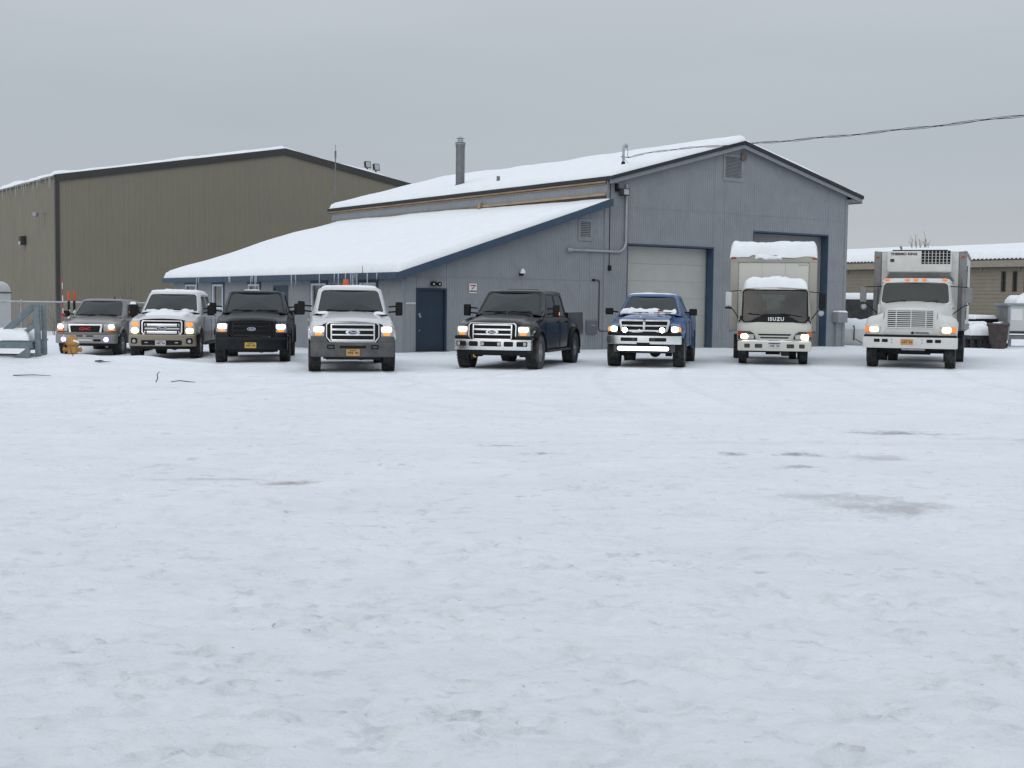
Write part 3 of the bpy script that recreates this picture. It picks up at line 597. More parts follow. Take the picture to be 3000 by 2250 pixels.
G().box(.15, .43, -.033, -.029, 1.575, 1.59).build('plaque_line', M['pipegrey'], ps, smooth=0)
# chimney, vent stub, service mast
cz = main_z(9.23)
ch = G().lathe([(.19, cz-.15), (.19, 8.2), (.205, 8.2), (.205, 8.30)], (9.23, 11.25, 0), 'z', 24).build('chimney', M['flue'], wk)
G().lathe([(.23, 8.30), (.23, 8.33), (.17, 8.35), (.24, 8.37), (.24, 8.385), (.12, 8.39), (.12, 8.5)], (9.23, 11.25, 0), 'z', 20).build('collar', M['galv'], ch)
gq = G().lathe([(.185, 8.55), (.19, 8.56), (.05, 8.62), (.02, 8.645), (0, 8.65)], (9.23, 11.25, 0), 'z', 20)
for a in range(4): gq.cyl((9.23+.1*math.cos(a*1.57), 11.25+.1*math.sin(a*1.57), 8.48), (9.23+.1*math.cos(a*1.57), 11.25+.1*math.sin(a*1.57), 8.57), .012, 6)
gq.build('cap', M['galv'], ch)
G().lathe([(.25, cz+.16), (.26, cz+.2), (.2, cz+.24)], (9.23, 11.25, 0), 'z', 20).build('flashing', M['rooftar'], ch)
G().lathe([(.07, main_z(8.65)-.1), (.07, main_z(8.65)+.45), (.06, main_z(8.65)+.45)], (8.68, 7.54, 0), 'z', 14).build('vent_pipe', M['flue'], wk)
mz = main_z(9.1)
ms = G().tube([(9.1, .25, mz-.2), (9.1, .25, mz+.80), (9.12, .25, mz+.88), (9.19, .25, mz+.92), (9.26, .25, mz+.86)], [.045, .045, .05, .075, .06], 12).build('service_mast', M['galv'], wk)
G().lathe([(.075, mz+.1), (.07, mz+.32), (.05, mz+.34)], (9.1, .25, 0), 'z', 12).build('boot', M['black'], ms)
G().cyl((8.98, .25, mz+.5), (9.3, .25, mz+.5), .015, 6).build('bracket', M['blackmetal'], ms)
G().tube([(9.26, .25, mz+.84), (9.3, .24, mz+.7), (9.26, .22, mz+.55), (9.32, .2, mz+.5)], .009, 5).tube([(9.14, .25, mz+.46), (9.22, .1, mz+.25), (9.5, -.2, mz+.16)], .007, 5).build('drip_loop', M['black'], ms)
# antenna at the back corner
G().tube([(8.75, 21.9, 4.8), (8.75, 21.9, 8.6)], .028, 8).tube([(8.75, 21.9, 8.6), (8.75, 21.9, 8.95)], .05, 8).tube([(8.75, 21.9, 8.95), (8.75, 21.9, 9.25)], .012, 6).build('antenna_mast', M['flue'], wk)
# lean-to canopy on the right wall with brace and snow
cp = empty('side_canopy', (0, 0, 0)); cp.parent = wk
G().hexa([(20.62, 3.0, 3.1), (22.3, 3.0, 2.95), (22.3, 9, 2.95), (20.62, 9, 3.1), (20.62, 3.0, 3.35), (22.3, 3.0, 3.2), (22.3, 9, 3.2), (20.62, 9, 3.35)]).build('canopy_roof', M['weatherwood'], cp, smooth=0)
G().box(20.62, 20.7, 3.02, 8.9, 2.6, 3.09).build('ledger', M['blackmetal'], cp, smooth=0)
for yy in (3.15, 6, 8.8): G().bar((20.66, yy, 1.75), (22.0, yy, 2.95), .12, .12).build('brace', M['weatherwood'], cp, smooth=0)
snow_cap('snow_cover', cp, lambda u, v: (20.64+u, 3.0+v, 3.35-.09*u), 1.66, 6, .32, 61, res=.15, edge=.25, wob=.05)
# overhead cable
def px2w(x, y, Y):
    d = (Matrix.Rotation(-PITCH, 3, 'X') @ Matrix.Rotation(-ROLL, 3, 'Y')) @ Vector(((x-1500)/FPX, 1, -(y-1125)/FPX)); return Vector((0, 0, CAMH))+d*(Y/d.y)
mw = Matrix.Translation(BO) @ Matrix.Rotation(BR, 4, 'Z')
A_ = mw @ Vector((9.3, .24, mz+.5)); B_ = px2w(3000, 311, 30); C_ = A_+(B_-A_)*1.9
gq = G()
for k in range(3):
    pts = []
    for i in range(61):
        t = i/60; p = A_.lerp(C_, t); sag = -.9*4*t*(1-t)*.5+.24; tw = math.sin(t*70+k*2.1)*.03*(1 if k else 0); tz = math.cos(t*70+k*2.1)*.035*(1 if k else 0)
        p = p+Vector((0, tw, sag*(0 if t == 0 else 1)*min(1, t*8)+tz)); pts.append(p)
    gq.tube(pts, .008 if k == 0 else .006, 5)
ov = gq.build('overhead_cable', M['black'], None); tag(ov, 'twisted overhead power cable running from the roof mast across the sky', 'cable')
pc = C_
up = empty('utility_pole', (pc.x, pc.y, float(gz(pc.x, pc.y))), 0, 'brown wooden utility pole carrying the overhead cable', 'pole')
G().tube([(0, 0, -.5), (0, 0, pc.z+.6)], [.16, .12], 12).build('pole', M['weatherwood'], up)
G().bar((-.8, 0, pc.z+.2), (.8, 0, pc.z+.2), .1, .12).build('crossarm', M['weatherwood'], up)
# ------------------------------------------------------------------ tan metal building
TO = (-24.2, 69, -.4); tb = empty('metal_hall', TO, BR, 'large tan ribbed metal hall with dark brown roof trim', 'building')
HW, EH, RH = 13.1, 8.5, 10.85
thz = lambda s: EH+(RH-EH)*s/HW if s < HW else RH-(RH-EH)*(s-HW)/HW
panels(tb, PF, 0, 2*HW, -.5, lambda s: thz(s)-.12, [], M['tanmetal'], .914, .3047, 0, .017, [(-9, 99)], 'wall_panel', rib=True)
panels(tb, PL, 0, 24, -.5, lambda s: EH-.1, [], M['tanmetal'], .914, .3047, 0, .035, [(-9, 99)], 'wall_panel', rib=True)
G().box(.02, 2*HW, .005, .1, -.5, EH-.2).box(.005, .1, .1, 24, -.5, EH-.2).box(2*HW-.1, 2*HW, .1, 24, -.5, EH-.2).box(.1, 2*HW-.1, 23.9, 24, -.5, EH-.2).build('wall_core', M['tanmetal'], tb, smooth=0)
G().hexa([(0, .006, EH-.21), (2*HW, .006, EH-.21), (2*HW, .1, EH-.21), (0, .1, EH-.21), (HW-.01, .006, RH-.15), (HW+.01, .006, RH-.15), (HW+.01, .1, RH-.15), (HW-.01, .1, RH-.15)]).build('gable_core', M['tanmetal'], tb, smooth=0)
def slab2(x0, z0, x1, z1, y0, y1, th, name, mat, root): return slab(x0, z0, x1, z1, y0, y1, th, name, mat, root)
slab2(-.12, EH-.02, HW, RH, -.08, 24.1, .1, 'roof', M['browntrim'], tb); slab2(HW, RH, 2*HW+.12, EH-.02, -.08, 24.1, .1, 'roof', M['browntrim'], tb)
def tfascia(x0, z0, x1, z1): G().hexa([(x0, -.12, z0-.38), (x1, -.12, z1-.38), (x1, -.045, z1-.38), (x0, -.045, z0-.38), (x0, -.12, z0), (x1, -.12, z1), (x1, -.045, z1), (x0, -.045, z0)]).build('rake_trim', M['browntrim'], tb, smooth=0)
tfascia(-.1, EH+.02, HW, RH+.04); tfascia(HW, RH+.04, 2*HW+.1, EH+.02)
G().box(-.055, .16, -.055, .16, -.5, EH-.36).build('corner_trim', M['browntrim'], tb, smooth=0)
G().box(-.16, -.05, -.04, 24, EH-.12, EH-.02).build('eave_gutter', M['tanmetal'], tb, smooth=0)
snow_cap('roof_snow', tb, lambda u, v: (-.2+u, -.05+v, EH+.0+(RH-EH)*(-.2+u)/HW), HW+.2, 24, .2, 71, res=.4, edge=.3, wob=.12, lump=.7, lsc=.5, ends=(1, 0, 1, 1))
snow_cap('roof_snow', tb, lambda u, v: (HW-.1+u, 0+v, thz(HW-.1+u)+.0), HW, 24, .16, 72, res=.4, edge=.3, wob=.12, lump=.9, lsc=.6, ends=(0, 1, 1, 1))
for s in [rng.uniform(0, 14) for _ in range(16)]:
    ln = rng.uniform(.2, .7); G().tube([(-.17, s, EH-.02), (-.17, s, EH-.1-ln*.5), (-.17, s, EH-.1-ln)], [.02, .013, .003], 5).build('icicle', M['icicle'], tb)
wl = G().box(-.34, -.03, 6.0, 6.5, 5.0, 5.5).build('wall_light', M['blackmetal'], tb, bevel=.06)
G().box(-.36, -.33, 6.08, 6.42, 5.02, 5.2).build('lens', M['lens'], wl)
wl = G().tube([(-.03, 2.0, 6.55), (-.45, 2.0, 6.6)], .05, 8).build('arm_light', M['galv'], tb)
G().lathe([(.0, 0), (.16, -.02), (.16, -.1), (.13, -.22), (0, -.26)], (-.55, 2.0, 6.62), 'z', 12).build('lamp_head', M['galv'], wl)
# flood lamps on the far roof slope
for k, (s, z) in enumerate(((18.75, .95), (19.35, 1.05))):
    zz = thz(s)
    f_ = G().cyl((s, .4, zz-.05), (s, .4, zz+.35), .05, 8).build('roof_floodlight', M['blackmetal'], tb)
    G().hexa([(s-.2, .2, zz+.3), (s+.2, .2, zz+.3), (s+.2, .42, zz+.35), (s-.2, .42, zz+.35), (s-.2, .3, zz+.75), (s+.2, .3, zz+.75), (s+.2, .5, zz+.7), (s-.2, .5, zz+.7)]).build('lamp_head', M['blackmetal'], f_, bevel=.03)
    G().hexa([(s-.15, .20, zz+.36), (s+.15, .20, zz+.36), (s+.15, .22, zz+.36), (s-.15, .22, zz+.36), (s-.15, .275, zz+.7), (s+.15, .275, zz+.7), (s+.15, .3, zz+.7), (s-.15, .3, zz+.7)]).build('lens', M['lens'], f_, smooth=0)
# ------------------------------------------------------------------ tan low building on the right
lb = empty('low_tan_building', (31.35, 80, -.3), BR, 'long low tan building with narrow slit windows and thick snow roof', 'building')
# local y runs back-left along the eave, wall faces -x
LEN0, LEN1 = -16, 30
slits = [(y0, y0+.22, 3.05, 4.2) for y0 in np.arange(-9.95, 1.6, .80)]
wall(lb, PL, LEN0, LEN1, -.4, lambda s: 4.6, slits, M['tanboard'], th=.2)
for k in range(19):
    z0 = .0+k*.235
    if z0 > 4.3: break
    for a, b, c, d1, d2, ti in cells(LEN0, LEN1, z0, lambda s: z0+.225, [(q[0]-.05, q[1]+.05, q[2]-.06, q[3]+.06) for q in slits], [], [(-9, 99)]):
        if b-a < .15: continue
        G().hexa([PL(a, .03, c), PL(b, .03, c), PL(b, -.01, c), PL(a, -.01, c), PL(a, .012, d1), PL(b, .012, d2), PL(b, -.01, d2), PL(a, -.01, d1)]).build('wall_board', M['tanboard'], lb, smooth=0)
for q in slits:
    s_ = G(); a, b, c, d1 = q
    for (e0, e1, f0, f1) in ((a-.05, a, c, d1), (b, b+.05, c, d1), (a-.05, b+.05, d1, d1+.06), (a-.05, b+.05, c-.06, c)): s_.box(-.045, .02, e0, e1, f0, f1)
    w_ = s_.build('window', M['browntrim'], lb, smooth=0); G().box(.05, .06, a, b, c, d1).build('pane', M['glass'], w_, smooth=0)
G().box(-.5, -.42, LEN0, LEN1, 4.52, 4.98).build('fascia', pmat('tan_fascia', (.27, .24, .185), .7), lb, smooth=0)
G().box(-.42, 0, LEN0, LEN1, 4.50, 4.54).build('soffit', M['browntrim'], lb, smooth=0)
for y0 in np.arange(LEN0, LEN1, 2.7): G().box(-.1, -.0, y0, y0+.12, 4.25, 4.5).build('bracket', M['tanboard'], lb, smooth=0)
lz = lambda u: 5.0+.10*u
G().hexa([(-.52, LEN0, 4.94), (11, LEN0, 6.1), (11, LEN1, 6.1), (-.52, LEN1, 4.94), (-.52, LEN0, 5.0), (11, LEN0, 6.15), (11, LEN1, 6.15), (-.52, LEN1, 5.0)]).build('roof', M['browntrim'], lb, smooth=0)
gq = G()
for y0 in np.arange(LEN0, LEN1, .3): gq.cyl((-.56, y0, 5.01), (.4, y0, 5.1), .05, 6)
o_ = gq.build('roof_ribs', M['browntrim'], lb, smooth=0); o_['kind'] = 'stuff'
snow_cap('roof_snow', lb, lambda u, v: (-.5+u, LEN0+v, 5.0+.1*u), 11.4, LEN1-LEN0, .5, 81, res=.5, edge=.5, wob=.06, lump=.2, lsc=.4)
G().box(10.8, 11, LEN0, LEN1, -.4, 6.1).box(0.2, 10.8, LEN0, LEN0+.2, -.4, 5.5).box(.2, 10.8, LEN1-.2, LEN1, -.4, 5.5).build('rear_wall', M['tanboard'], lb, smooth=0)
# ------------------------------------------------------------------ vehicles: shared pieces
CUTS = [i*.12 for i in range(-10, 11)]
def tyre_mesh(r, w, rimr, knob, seed=0):
    h = w/2; g = G()
    prof = [(rimr, -h*.8), (rimr+.03, -h*.96), ((r+rimr)/2, -h*1.02), (r-.035, -h*.98), (r-.012, -h*.86), (r-.010, 0), (r-.012, h*.86), (r-.035, h*.98), ((r+rimr)/2, h*1.02), (rimr+.03, h*.96), (rimr, h*.8)]
    g.lathe(prof, (0, 0, 0), 'x', 40)
    n = 34 if knob else 44; kz = .014 if knob else .008
    for k in range(n):
        for row, (x0, x1, sh) in enumerate(((-h*.98, -h*.56, 0), (-h*.42, -h*.06, .5), (h*.06, h*.42, 0), (h*.56, h*.98, .5))):
            a = 2*math.pi*(k+sh)/n; da = 2*math.pi/n*(.33 if knob else .4)
            q = []
            for rr in (r-.016, r+kz-.008):
                for (x, a_) in ((x0, a-da), (x1, a-da*.6), (x1, a+da), (x0, a+da*.6)): q.append((x, rr*math.cos(a_), rr*math.sin(a_)))
            g.hexa(q)
    return g.build('tyre', M['tyre'], smooth=30, mesh_only=True)
def rim_mesh(r, w, mat, spokes=8, deep=.03, hub=.07):
    g = G(); h = w/2
    g.lathe([(r*1.04, -h*.80), (r*1.04, -h*.86), (r*.93, -h*.84), (r*.88, -h*.4), (r*.88, h*.8), (r*1.03, h*.8)], (0, 0, 0), 'x', 32)
    g.lathe([(0, -h*.72-deep), (hub*.8, -h*.72-deep), (hub, -h*.62), (hub*1.5, -h*.55), (hub*1.5, -h*.2)], (0, 0, 0), 'x', 16)
    for k in range(spokes):
        a = 2*math.pi*k/spokes; c, s = math.cos(a), math.sin(a)
        g.bar((-h*.6, hub*c, hub*s), (-h*.66, r*.9*c, r*.9*s), r*.30 if spokes <= 8 else r*.2, .035, up=(1, 0, 0))
    g.lathe([(r*.9, -h*.2), (0.02, -h*.15)], (0, 0, 0), 'x', 24)
    return g.build('rim', mat, smooth=35, mesh_only=True)
TYRES = {}
def wheel(root, x, y, r, w, rimr, knob=True, rim='rim', spokes=8, deep=.03):
    k = (r, w, rimr, knob, rim, spokes)
    if k not in TYRES: TYRES[k] = (tyre_mesh(r, w, rimr, knob), rim_mesh(rimr, w, M[rim], spokes, deep))
    wh = empty('wheel', (x, y, r-.012)); wh.parent = root; wh.rotation_euler = (random.uniform(0, 6), 0, 0 if x < 0 else math.pi)
    put('tyre', TYRES[k][0], wh); put('rim', TYRES[k][1], wh); return wh
def win_panel(body, glass, q, rect, rad=.06, depth=.018, bow=0, m=0, nrm=None, n=6):
    """panel over quad q (bl, br, tr, tl) with a rounded window opening set back by depth"""
    q = [Vector(p) for p in q]; u0, v0, u1, v1 = rect
    du = ((q[1]-q[0]).length+(q[2]-q[3]).length)/2; dv = ((q[3]-q[0]).length+(q[2]-q[1]).length)/2
    nr = (q[1]-q[0]).cross(q[3]-q[0]).normalized()
    def B(u, v, off=0): return q[0]*(1-u)*(1-v)+q[1]*u*(1-v)+q[2]*u*v+q[3]*(1-u)*v+nr*(off+bow*4*u*(1-u))
    cu, cv = (u0+u1)/2, (v0+v1)/2
    rr = rrect(0, 0, (u1-u0)*du, (v1-v0)*dv, rad, n); inner = [(cu+a/du, cv+b/dv) for a, b in rr]
    outer = []
    for k, (a, b) in enumerate(rr):     # matching points on the quad border, corners included
        c_ = k//(n+1); j = k % (n+1); t = j/n
        cx, cy = [(1, 1), (0, 1), (0, 0), (1, 0)][c_]
        iu, iv = inner[k]
        if c_ in (0, 2): p = (cx, iv+(cy-iv)*min(1, 2*t)) if t <= .5 else (cx+(iu-cx)*(2*t-1), cy)
        else: p = (iu+(cx-iu)*min(1, 2*t), cy) if t <= .5 else (cx, cy+(iv-cy)*(2*t-1))
        outer.append(p)
    N_ = len(inner)
    body.loft([[B(*p) for p in outer], [B(*p) for p in inner], [B(*p, -depth) for p in inner]], True, False, m)
    rings = []
    for s in (1.0, .7, .4, .12): rings.append([B(cu+(u-cu)*s, cv+(v-cv)*s, -depth) for u, v in inner])
    glass.loft(rings, True, False, 0); b = len(glass.v)-N_; glass.f.append(tuple(range(b, b+N_))); glass.m.append(0)
def licence_plate(parent, x, z, y, mat, w=.305, h=.152, rows=1):
    p = G().extr(rrect(x, z, w, h, .015, 2), y-.006, y).build('licence_plate', M[mat], parent, smooth=0)
    g = G()
    for k in range(6):
        if k == 3: continue
        xx = x-w*.36+k*w*.135; g.box(xx, xx+w*.085, y-.009, y-.006, z-h*.2, z+h*.12)
    g.box(x-w*.25, x+w*.25, y-.009, y-.006, z+h*.28, z+h*.36)
    o = g.build('plate_marks', M['plate_ink'], p, smooth=0); return p
def blue_oval(parent, y, z, a=.115, b=.048, k=1):
    e = G().extr(ellipse(0, z, a, b, 28), y-.012, y).build('oval_badge', M['chrome'], parent, smooth=30)
    G().extr(ellipse(0, z, a*.9, b*.84, 28), y-.017, y-.010).build('badge_field', M['blue_badge'], e, smooth=30)
    lettering('Ford', b*1.25, M['chrome'], e, (0, y-.018, z), depth=.002, shear=.3, sx=1.25, offset=.001)
    return e
def mirror(root, sx, x0, x1, x2, y, z0, z1, mat='black', arms=2, amber=False):
    g = G().box(min(sx*x1, sx*x2), max(sx*x1, sx*x2), y-.09, y+.05, z0, z1)
    m = g.build('door_mirror', M[mat], root, bevel=.035, seg=3)
    ga = G(); zc = (z0+z1)/2
    for k in range(arms):
        zz = zc+(k-.5*(arms-1))*.13; ga.tube([(sx*x0, y+.06, zz-.02), (sx*(x1+.03), y-.01, zz)], .02, 8)
    ga.build('mirror_arm', M['black'], m)
    G().box(min(sx*x1, sx*x2)+.02, max(sx*x1, sx*x2)-.02, y+.045, y+.055, z0+.03, z1-.03).build('mirror_glass', M['glass'], m, smooth=0)
    if amber: G().box(min(sx*(x2+.004), sx*(x2-.02)), max(sx*(x2+.004), sx*(x2-.02)), y-.07, y-.01, z0+.04, z0+.12).build('marker', M['amberlit'], m, smooth=0)
    return m
def pickup(S):
    root = empty(S['name'], gp(S['pos'][0], S['pos'][1], -.015), R(S['ang']), S['label'], 'pickup truck')
    yf, yc, y2, yr, ye = S['yf'], S['yc'], S['y2'], S['yr'], S['ye']; wb_ = S['wb']; W0 = S['W']; rt = S['rt']; Ra = rt+S.get('gap', .075)
    hz, cz_, belt = S['hood'], S['cowl'], S['belt']; P = M[S['paint']]; P2 = M[S.get('paint2', S['paint'])]; tt = S.get('tt', .0)
    kx, rk = S.get('kx', .10), S.get('rake', .10)
    warp = lambda x, z: kx*x*x+rk*(z-.9)
    def wid(y):
        d = np.clip((y-yf)/.5, 0, 1); return W0-.07*(1-d)**2
    sill = S['sill']
    def zb(y):
        z = sill if y > 0 else S.get('zfront', .62)
        for c in (0, wb_):
            if abs(y-c) < Ra: z = max(z if (y < 0 or abs(y-c) > Ra*.98) else 0, rt+math.sqrt(Ra*Ra-(y-c)**2)*.98)
        return z
    def top(y):      # fender / belt height
        if y < yc: t = np.clip((y-yf)/(yc-yf), 0, 1); return hz-S['drop']+(cz_-hz-.02)*t**.8
        return belt
    def half(y):
        Wy = float(wid(y)); b = zb(y); t = float(top(y)); hood = y <= yc+.02
        q = np.clip((y-yf)/(yc-yf), 0, 1); st = S['drop'] if hood else 0; hw = S['hw']; crn = .045 if hood else .0
        nose = (1-np.clip((y-yf)/.22, 0, 1))**2*.045
        mid = tt if tt else b+(t-b)*.45
        if mid < b+.06: mid = b+.06
        return [(Wy*.52, b), (Wy-.03, b), (Wy-.004, b+.03), (Wy+.005, mid), (Wy-.004, t-.16), (Wy-.03, t-.06), (Wy-.075, t-.012-nose), (hw+.05, t-.004-nose), (hw, t+st-.015-nose), (hw*.82, t+st+crn*.35-nose), (hw*.45, t+st+crn*.8-nose), (0, t+st+crn-nose)]
    def ring(y):
        h = half(y); pts = h+[(-x, z) for x, z in reversed(h[:-1])]
        bl = max(0, 1-(y-yf)/.7)
        return [(x, y+warp(x, z)*bl, z) for x, z in pts]
    ys = sorted(set([round(v, 3) for v in list(np.arange(yf, yr, .05))+[yf, yf+.02, yf+.08, yr-.01, yc, yc+.03]+[c+s*Ra*f for c in (0,) for s in (-1, 1) for f in (1.0, .985, .93, .85)]]))
    nprof = len(half(0))*2-1
    def mf(i, j):
        jj = min(j, nprof-2-j)
        if jj == 0: return 2
        if tt and jj in (1, 2): return 1
        return 0
    body = G(); body.loft([ring(y) for y in ys if y <= yr], False, False, 0, mf)
    r0 = ring(yf); body.poly(r0, 3); r1 = ring(yr-.01)
    body.build('body', [P, P2, M['under'], M['black']], root, smooth=38)
    # panel gaps: hood shut line, door lines and handles
    for sx in (-1, 1):
        for yy in S['doors']: G().box(sx*(W0+.0055)-.004, sx*(W0+.0055)+.004, yy-.006, yy+.006, sill+.05, belt-.05).build('door_gap', M['black'], root, smooth=0)
        for yy in S['doors'][1:]: G().box(sx*(W0+.015)-.015, sx*(W0+.015)+.015, yy-.24, yy-.06, belt-.16, belt-.12).build('door_handle', M[S.get('handle', S['paint'])], root, bevel=.01)
    # bed: open box
    bz = S['bedz']; yb0 = yr+.02
    def bring(y, inner=False):
        b = zb(y); Wb = W0-.01
        o = [(Wb*.5, b), (Wb-.03, b), (Wb, b+.05), (Wb+.005, (b+bz)/2), (Wb-.02, bz-.06), (Wb-.035, bz), (Wb-.12, bz), (Wb-.13, .86), (0, .84)]
        return [(x, y, z) for x, z in o]+[(-x, y, z) for x, z in reversed(o[:-1])]
    yb = sorted(set([round(v, 3) for v in list(np.arange(yb0, ye, .06))+[ye]+[wb_+s*Ra*f for s in (-1, 1) for f in (1, .985, .93, .85)]]))
    bed = G(); nb = 17
    bed.loft([bring(y) for y in yb if yb0 <= y <= ye], False, False, 0, lambda i, j: 2 if min(j, nb-2-j) == 0 else (1 if tt and min(j, nb-2-j) in (1, 2) else 0))
    Wb = W0-.03; bed.box(-Wb, Wb, ye-.05, ye+.01, .62, bz-.01, 0); bed.box(-Wb, Wb, yb0-.005, yb0+.04, .62, bz-.01, 0)
    bed.build('bed', [P, P2, M['under']], root, smooth=38)
    G().box(-W0+.04, W0-.04, ye+.01, ye+.14, .5, .68).build('rear_bumper', M['chromed'], root, bevel=.03)
    for sx in (-1, 1): G().box(sx*(W0-.09)-.06, sx*(W0-.09)+.06, ye-.02, ye+.02, .82, bz-.08).build('tail_light', M['red'], root, bevel=.01)
    # flares
    for c in (0, wb_):
        for sx in (-1, 1):
            fl = G(); wd = S.get('flare', .03); pts = [(c+math.cos(R(a))*(Ra+.012), rt+math.sin(R(a))*(Ra+.012)*.98) for a in range(0, 141 if c == 0 else 181, 10)]
            rings = [[(sx*(W0-.05), y, z), (sx*(W0+wd), y, z), (sx*(W0+wd), y+math.cos(R(10*i))*.045, z+math.sin(R(10*i))*.045), (sx*(W0-.03), y+math.cos(R(10*i))*.085, z+math.sin(R(10*i))*.085)] for i, (y, z) in enumerate(pts)]
            fl.loft(rings, True, True, 0); fl.build('fender_flare', M[S.get('flaremat', S['paint'])], root, smooth=50)
    # chassis, axles
    ch = G().box(-.52, .52, yf+.25, ye-.15, .50, .84).box(-W0+.12, W0-.12, yc, yr, sill-.03, sill+.2).box(-.50, -.42, yf+.1, ye-.1, .44, .56).box(.42, .50, yf+.1, ye-.1, .44, .56)
    ch.box(-W0+.1, W0-.1, Ra+.02, wb_-Ra-.02, sill, sill+.3).box(-.62, .62, yf+.06, yf+.5, .56, .9).build('chassis', M['under'], root, bevel=.02, seg=1)
    for c, off in ((0, S.get('diff', .22)), (wb_, .0)):
        ax = G().cyl((-W0+.2, c, rt-.02), (W0-.2, c, rt-.02), .055, 10).lathe([(0, -.16), (.10, -.13), (.155, -.02), (.155, .02), (.10, .14), (0, .17)], (off, c, rt-.02), 'y', 14)
        if c == 0: ax.tube([(-.7, -.12, rt+.02), (.7, -.16, rt+.0)], .022, 6).cyl((-.55, .02, rt), (-.5, .05, rt+.4), .035, 8).cyl((.55, .02, rt), (.5, .05, rt+.4), .035, 8).box(-.66, -.5, -.1, .1, rt-.14, rt+.02).box(.5, .66, -.1, .1, rt-.14, rt+.02)
        ax.build('axle', M['under'], root, bevel=0)
    tw = S.get('tw', .285); tx = S['track']/2
    for c in (0, wb_):
        for sx in (-1, 1): wheel(root, sx*tx, c, rt, tw, S.get('rimr', .215), S.get('knob', True), S.get('rim', 'rim'), S.get('spokes', 8))
    # cab
    cab = G(); gw = G(); wbt = W0-.055; wr = S['wr']; zr = S['roof']; zl = belt-.015; zt_ = zr-.07
    A0 = (wbt-.10, yc-.0, cz_-.045); A1 = (wbt-.01, yc+.16, zl); T0 = (wr-.07, y2, zt_); T1 = (wr, y2+.12, zt_-.015); Rb = (wbt-.01, yr-.01, zl); Rt = (wr-.02, yr-.07, zt_-.015)
    mi = lambda p: (-p[0], p[1], p[2])
    win_panel(cab, gw, [mi(A0), A0, T0, mi(T0)], (.018, .06, .982, .965), .09, .012, bow=.09)
    for sx in (1, -1):
        f = (lambda p: p) if sx == 1 else mi
        cab.poly([f(A0), f(A1), f(T1), f(T0)] if sx == 1 else [f(A1), f(A0), f(T0), f(T1)])
        yb_ = S['bp']; L_ = lambda t: tuple(A1[i]+(Rb[i]-A1[i])*t for i in range(3)); H_ = lambda t: tuple(T1[i]+(Rt[i]-T1[i])*t for i in range(3))
        tb_ = (yb_-A1[1])/(Rb[1]-A1[1]); th_ = (yb_-T1[1])/(Rt[1]-T1[1])
        for (q0, q1, h0, h1, rc) in ((0, tb_, 0, th_, (.10, .06, .95, .92)), (tb_, 1, th_, 1, (.06, .06, .88, .92))):
            qd = [f(L_(q0)), f(L_(q1)), f(H_(h1)), f(H_(h0))]
            if sx == -1: qd = [qd[1], qd[0], qd[3], qd[2]]; rc = (1-rc[2], rc[1], 1-rc[0], rc[3])
            gs = G(); win_panel(cab, gs, qd, rc, .05, .012); gs.build('side_window', M['glass'], root, smooth=60)
    gs = G(); win_panel(cab, gs, [Rb, mi(Rb), mi(Rt), Rt], (.1, .1, .9, .9), .06, .012); gs.build('rear_window', M['glass'], root, smooth=60)
    # roof dome
    def rl(s, dz, fy, ry): return [(x*s, y, z+dz) for x, y, z in [(-T0[0], T0[1]+fy, T0[2]), (-T0[0]*.5, T0[1]-.075+fy, T0[2]), (0, T0[1]-.09+fy, T0[2]), (T0[0]*.5, T0[1]-.075+fy, T0[2]), (T0[0], T0[1]+fy, T0[2]), (T1[0], T1[1]+fy, T1[2]), (Rt[0], Rt[1]-ry, Rt[2]), (0, Rt[1]-ry+.0, Rt[2]), (-Rt[0], Rt[1]-ry, Rt[2]), (-T1[0], T1[1]+fy, T1[2])]]
    cab.loft([rl(1, 0, 0, 0), rl(.985, .03, .02, .02), rl(.93, .058, .07, .07), rl(.7, .078, .22, .25)], True, False, 0); b = len(cab.v)-10; cab.f.append(tuple(range(b, b+10))); cab.m.append(0)
    cab.build('cab', P, root, smooth=40)
    gw.build('windshield', M['carglass'], root, smooth=60);
    wv = Vector(T0)-Vector(A0); wv.x = 0; wv.normalize()
    for (xa, xb) in ((-.62, .0), (.02, .66)):
        pa = Vector((xa, yc-.07, cz_-.01)); pb = Vector((xb, yc-.10, cz_+.012))+wv*.05
        G().bar(Vector((xb, yc-.09, cz_+.0)), Vector((xa+.08, yc-.045, cz_+.055)), .02, .03).bar(pa+Vector((.0, -.02, .045)), Vector((xb-.02, yc-.09, cz_+.045)), .018, .028).build('wiper', M['black'], root, smooth=0)
    return root, warp
def lampset(root, warp, sx, poly, y, housing='lens', sig=None, lamp=None, lampmat='warmw', sigmat='amberlit', name='headlight'):
    pts = [(sx*x, z) for x, z in poly]
    h = G().extr(pts, y-.03, y+.06).build(name, M[housing], root, warp=warp, cuts=CUTS, bevel=.006)
    if lamp: G().extr([(sx*x, z) for x, z in lamp], y-.044, y-.028).build('lit_lamp', M[lampmat], h, warp=warp, cuts=CUTS, bevel=.004)
    if sig: G().extr([(sx*x, z) for x, z in sig], y-.042, y-.028).build('turn_signal', M[sigmat], h, warp=warp, cuts=CUTS, bevel=.003)
    return h
def bumper_block(root, name, mat, hw, z0, z1, y0, y1, kx, bev=.04, cut=None):
    return G().box(-hw, hw, y0, y1, z0, z1).build(name, mat if not isinstance(mat, str) else M[mat], root, warp=lambda x, z: kx*x*x+(.35 if cut else 0)*max(0, abs(x)-.75)**1.5, cuts=CUTS, bevel=bev, seg=3)
